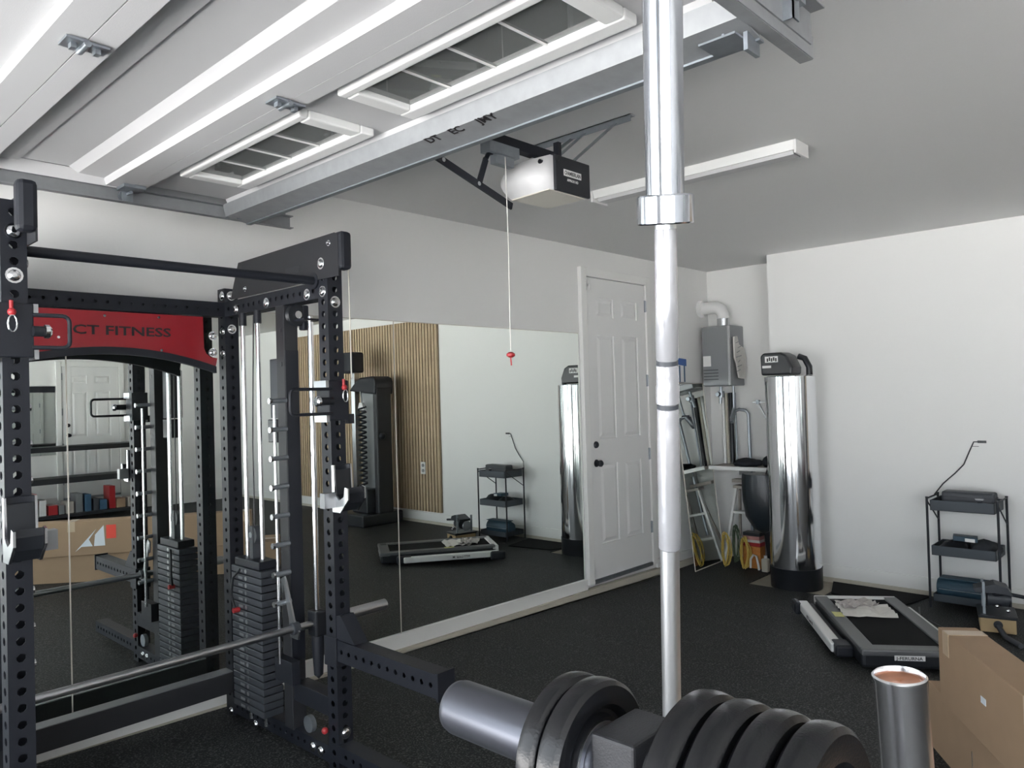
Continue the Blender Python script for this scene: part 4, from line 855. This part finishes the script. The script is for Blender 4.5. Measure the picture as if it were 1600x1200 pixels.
# black bag hanging from the shelf
t = thing('hanging_black_bag', (6.42, 3.05, 0.35), 'shiny black bag hanging from the alcove shelf edge behind the tank', 'bag')
mb = MB(); n = 24; prof = [(0.02, 0.36), (0.09, 0.40), (0.145, 0.50), (0.165, 0.62), (0.165, 0.74), (0.155, 0.83), (0.15, 0.878)]
vs = []
for r, z in prof:
    for k in range(n):
        a = 2 * math.pi * k / n; rr = r * (1 + 0.05 * math.sin(5 * a) + 0.03 * math.sin(9 * a + z * 20)); vs.append((6.38 + rr * 0.75 * math.cos(a), 3.02 + rr * 1.0 * math.sin(a) - (0.9 - z) * 0.05, z))
mb.add(vs, [(i * n + k, i * n + (k + 1) % n, (i + 1) * n + (k + 1) % n, (i + 1) * n + k) for i in range(len(prof) - 1) for k in range(n)], True); mb.add(vs[:n], [tuple(range(n))]); mb.add(vs[-n:], [tuple(range(n))])
link('bag_body', mb, bagm, t)
link('strap', MB().tube([(6.38, 2.96, 0.87), (6.45, 2.97, 0.93), (6.53, 2.99, 0.93)], 0.006, 6), blackp, t)
# leaning mirror
t = thing('leaning_mirror', (6.36, 3.55, 0.01), 'tall frameless mirror leaning against the left wall beside the alcove', 'mirror')
b0, b1, t1, t0 = Vector((6.06, 3.50, 0.012)), Vector((6.62, 3.515, 0.012)), Vector((6.70, 3.725, 1.70)), Vector((6.12, 3.71, 1.70))
nn = (b1 - b0).cross(t0 - b0).normalized() * 0.006
if nn.y < 0: nn = -nn
link('glass', MB().hexa([b0, b1, b1 + nn, b0 + nn, t0, t1, t1 + nn, t0 + nn]), mirr, t)
link('edge', MB().cyl(b0, t0, 0.005, n=8).cyl(b1, t1, 0.005, n=8).cyl(t0, t1, 0.004, n=8).cyl(b0, b1, 0.005, n=8), tint, t)
link('etched_mark', MB().obox(b0 + (t0 - b0) * 0.82 + (b1 - b0) * 0.3 - nn * 0.3, (0.07, 0.002, 0), (0, 0.0005, 0), (0.003, 0, 0.006)), dgrey, t)
# blue and white packet on the wall above it
t = thing('blue_packet', (6.22, 3.72, 1.71), 'blue and white striped packet standing above the leaning mirror', 'packet')
link('packet_body', MB().box(6.13, 6.36, 3.70, 3.745, 1.715, 1.93), whitep, t, bevel=0.002)
link('blue_band', MB().prism([(6.129, 1.885), (6.361, 1.865), (6.361, 1.932), (6.129, 1.945)], (0, 3.699, 0), EX, EZ, (0, 0.047, 0)), blue, t)
for x in (6.17, 6.225, 6.31): link('blue_stripe', MB().box(x, x + 0.022, 3.698, 3.70, 1.716, 1.87), blued, t)
link('hook', MB().box(6.20, 6.24, 3.72, 3.748, 1.70, 1.716), galvd, t)
# ladder
t = thing('step_ladder', (6.6, 3.3, 0), 'small weathered white step ladder under the alcove shelf', 'ladder')
lt = [(6.70, 3.40, 0.70), (6.70, 3.22, 0.70)]; lb = [(6.62, 3.50, 0.006), (6.62, 3.13, 0.006)]
for a, b in zip(lb, lt): link('rail', MB().beam(a, b, 0.02, 0.035, up=EX), trimm, t)
for a, b in (((6.86, 3.46, 0.006), (6.72, 3.38, 0.68)), ((6.86, 3.18, 0.006), (6.72, 3.24, 0.68))): link('rear_leg', MB().beam(a, b, 0.018, 0.025, up=EX), woodw, t)
for q in (0.22, 0.46):
    k = q / 0.70; link('step', MB().box(6.61 + 0.08 * k, 6.70 + 0.06 * k, 3.14 + 0.09 * k, 3.49 - 0.10 * k, q, q + 0.022), trimm, t, bevel=0.002)
link('top_cap', MB().box(6.66, 6.78, 3.205, 3.42, 0.70, 0.725), woodw, t, bevel=0.003)
link('tray_board', MB().box(6.80, 6.89, 3.26, 3.50, 0.735, 0.765), woodw, t)
# cords
def coil(name, cx, cy, z0, z1, wd, m, lab, nl=7, seed=1):
    rnd = random.Random(seed); root = thing(name, (cx, cy, z0), lab, 'cord'); root['category'] = 'cord'
    for i in range(nl):
        pts = []; ww = wd * (0.5 + 0.5 * i / nl); dx = (i - nl / 2) * 0.006; top = z1 - rnd.uniform(0, 0.03); bt = z0 + 0.008 + rnd.uniform(0, 0.02); h = (top - bt) / 2
        for k in range(16):
            a = 2 * math.pi * k / 16; pts.append((cx + dx + 0.02 * math.cos(a * 2 + i), cy + ww * math.cos(a), (top + bt) / 2 + h * math.sin(a)))
        link('loop', MB().tube(pts, 0.0045, 6, closed=True), m, root)
    return root
coil('extension_cord', 6.42, 3.385, 0.0, 0.33, 0.045, yellow, 'left yellow extension cord coil standing against the leaning mirror', seed=2)
coil('extension_cord', 6.42, 3.20, 0.0, 0.30, 0.05, yellow, 'right yellow extension cord coil in front of the orange carton', seed=3)
coil('garden_cord', 6.44, 3.29, 0.05, 0.40, 0.035, green, 'dark green cord loops hanging between the two yellow coils', seed=4)
t = thing('orange_carton', (6.55, 3.17, 0), 'small orange printed carton on the floor in front of the ladder', 'carton')
link('carton', MB().box(6.50, 6.60, 3.09, 3.26, 0.004, 0.20), orange, t, bevel=0.002)
for k, (m, dz, dx) in enumerate(((redp, 0.203, 0.0), (paperm, 0.236, 0.01), (mat('pink cover', (0.45, 0.22, 0.20), 0.6), 0.262, -0.005), (blackp, 0.295, 0.004))):
    labs = ['red book lowest in the pile on the orange carton', 'cream book second in the pile on the orange carton', 'pink book third in the pile on the orange carton', 'black binder on top of the pile above the orange carton']
    o = single('book', MB().box(6.50 + dx, 6.60 + dx, 3.09 + abs(dx), 3.26 - abs(dx), dz, dz + (0.032, 0.025, 0.032, 0.03)[k]), m, (6.55, 3.17, dz), labs[k], 'book', 'books on the orange carton')
t = thing('white_bottle', (6.45, 3.02, 0), 'small pale bottle on the floor by the tank base', 'bottle')
link('bottle_body', MB().box(6.42, 6.48, 2.99, 3.05, 0.002, 0.12), curbm, t, bevel=0.01)
link('cap', MB().cyl((6.45, 3.02, 0.12), (6.45, 3.02, 0.145), 0.014, n=12), whitep, t)
t = thing('dark_bin', (6.68, 3.0, 0), 'dark plastic bin on the floor between the ladder and the tank', 'bin')
link('bin_body', MB().hexa([(6.64, 2.96, 0.004), (6.78, 2.96, 0.004), (6.78, 3.08, 0.004), (6.64, 3.08, 0.004), (6.62, 2.955, 0.36), (6.80, 2.955, 0.36), (6.80, 3.11, 0.36), (6.62, 3.11, 0.36)]), cloth, t)
link('rim', MB().box(6.615, 6.805, 2.95, 3.115, 0.36, 0.372), blackp, t)
t = thing('drain_hose', (6.5, 3.1, 0), 'short bent white drain hose on the floor right of the carton', 'hose')
link('hose', MB().tube([(6.44, 3.16, 0.02), (6.44, 3.155, 0.10), (6.44, 3.13, 0.14), (6.44, 3.10, 0.13), (6.43, 3.08, 0.06), (6.42, 3.07, 0.014)], 0.010, 8), whitep, t)
# blue card and hose clip on the alcove side
t = thing('wall_card', (6.9, 3.1, 1.5), 'small blue card fixed to the alcove wall left of the tank', 'card')
link('card', MB().box(6.893, 6.8995, 3.07, 3.15, 1.58, 1.69), blued, t)
t = thing('wall_tool_holder', (6.9, 3.1, 1.3), 'grey spring arm on the alcove wall beside the tank', 'tool holder')
link('holder_bar', MB().box(6.885, 6.8995, 3.02, 3.30, 1.50, 1.508), chromer, t)
link('arm', MB().cyl((6.88, 3.24, 1.50), (6.86, 3.05, 1.15), 0.010, n=8), chromer, t)
link('grip', MB().cyl((6.872, 3.16, 1.35), (6.868, 3.12, 1.28), 0.014, n=8), blackp, t)
link('clip', MB().box(6.87, 6.8995, 3.23, 3.26, 1.485, 1.525), galvd, t)
link('screw', MB().ball((6.897, 3.08, 1.87), 0.014), dgrey, t)

# ------------------------------------------------------------------ things only the mirrors show
t = thing('workbench', (3.8, -4.6, 0), 'black steel workbench reflected in the mirror, in front of the far white door', 'workbench')
link('bench_top', MB().box(2.6, 4.55, -4.85, -4.45, 1.03, 1.10), black2, t, bevel=0.004)
link('lower_shelf', MB().box(2.6, 4.55, -4.85, -4.45, 0.58, 0.66), black2, t, bevel=0.004)
link('bottom_shelf', MB().box(2.6, 4.55, -4.85, -4.45, 0.10, 0.14), black2, t, bevel=0.004)
for x in (2.62, 4.48):
    for y in (-4.83, -4.52): link('leg', MB().box(x, x + 0.05, y, y + 0.05, zf(x) - 0.02, 1.04), black, t)
rnd = random.Random(11); cols = [redp, blued, whitep, woodw, dgrey, blackp, card, greyp]; cn = ['red', 'dark blue', 'white', 'weathered grey', 'dark grey', 'black', 'brown', 'silver grey']
x = 2.66; k = 0; ordn = ['leftmost', 'second', 'third', 'fourth', 'fifth', 'sixth', 'seventh', 'eighth', 'ninth', 'tenth', 'eleventh', 'twelfth', 'thirteenth', 'fourteenth', 'fifteenth', 'sixteenth', 'seventeenth', 'eighteenth', 'nineteenth', 'twentieth']
while x < 4.4:
    wd = rnd.uniform(0.05, 0.13); h = rnd.uniform(0.12, 0.34); ci = rnd.randrange(8)
    o = single('supply_box', MB().box(x, x + wd, -4.80, -4.55, 0.141, 0.141 + h), cols[ci], (x + wd / 2, -4.68, 0.141), ordn[k] + ' ' + cn[ci] + ' box from the left on the reflected workbench bottom shelf', 'box', 'supplies under the workbench', bevel=0.003)
    x += wd + rnd.uniform(0.01, 0.04); k += 1
# framed mirror on the opposite wall
t = thing('framed_mirror', (3.3, YR, 1.5), 'dark framed mirror on the far right wall beside the second white door', 'mirror')
link('glass', MB().box(2.75, 3.56, YR + 0.004, YR + 0.014, 0.95, 1.88), mirr, t)
link('mirror_frame', MB().box(2.70, 3.56, YR + 0.002, YR + 0.03, 1.88, 1.97).box(2.70, 2.75, YR + 0.002, YR + 0.03, 0.95, 1.88), black, t)
# cable crossover machine by the slat wall
cx, cy = 6.05, -0.80
t = thing('rope_trainer', (cx, cy, 0), 'tall grey and black rope trainer reflected in the mirror by the slat wall', 'gym machine')
link('base', MB().box(cx - 0.35, cx + 0.30, cy - 0.40, cy + 0.28, 0.004, 0.16), blackp, t, bevel=0.02)
link('column', MB().box(cx - 0.06, cx + 0.12, cy - 0.12, cy + 0.26, 0.15, 1.75), greyp, t, bevel=0.02)
link('side_post', MB().box(cx - 0.10, cx + 0.14, cy + 0.20, cy + 0.29, 0.15, 1.80), black2, t, bevel=0.02)
link('top_cover', MB().prism([(-0.30, 1.76), (0.28, 1.70), (0.29, 1.86), (0.26, 1.92), (0.20, 1.94), (-0.05, 1.93), (-0.2, 1.84)], (cx - 0.12, cy, 0), EY, EZ, (0.3, 0, 0)), black, t, bevel=0.02)
link('head_unit', MB().box(cx - 0.15, cx + 0.05, cy - 0.50, cy - 0.16, 2.0, 2.28), black, t, bevel=0.03)
link('head_post', MB().box(cx - 0.05, cx + 0.03, cy - 0.34, cy - 0.26, 0.15, 2.02), chromer, t)
pts = [(cx - 0.14 + 0.045 * math.cos(a * 0.9), cy + 0.02 + 0.055 * math.sin(a * 0.9), 1.55 - a * 0.0095) for a in range(0, 112)]
link('rope', MB().tube(pts, 0.014, 6), cloth, t)
link('rope_hanger', MB().prism([(-0.03, 1.60), (0.03, 1.60), (0.07, 1.50), (-0.07, 1.50)], (cx - 0.16, cy + 0.02, 0), EY, EZ, (0.04, 0, 0)), whitep, t)
link('rope_link', MB().cyl((cx - 0.14, cy + 0.02, 1.60), (cx - 0.10, cy - 0.06, 1.78), 0.012, n=8), chrome, t)
link('adjuster_knob', MB().ball((cx - 0.05, cy + 0.33, 1.16), 0.045).cyl((cx - 0.05, cy + 0.27, 1.16), (cx - 0.05, cy + 0.33, 1.16), 0.02, n=10), black, t)
link('weight_block', MB().box(cx - 0.22, cx + 0.1, cy - 0.14, cy + 0.20, 0.16, 0.48), blackp, t, bevel=0.02)

for o in bpy.data.objects:
    if o.type == 'MESH' and not o.data.materials: o.data.materials.append(black)
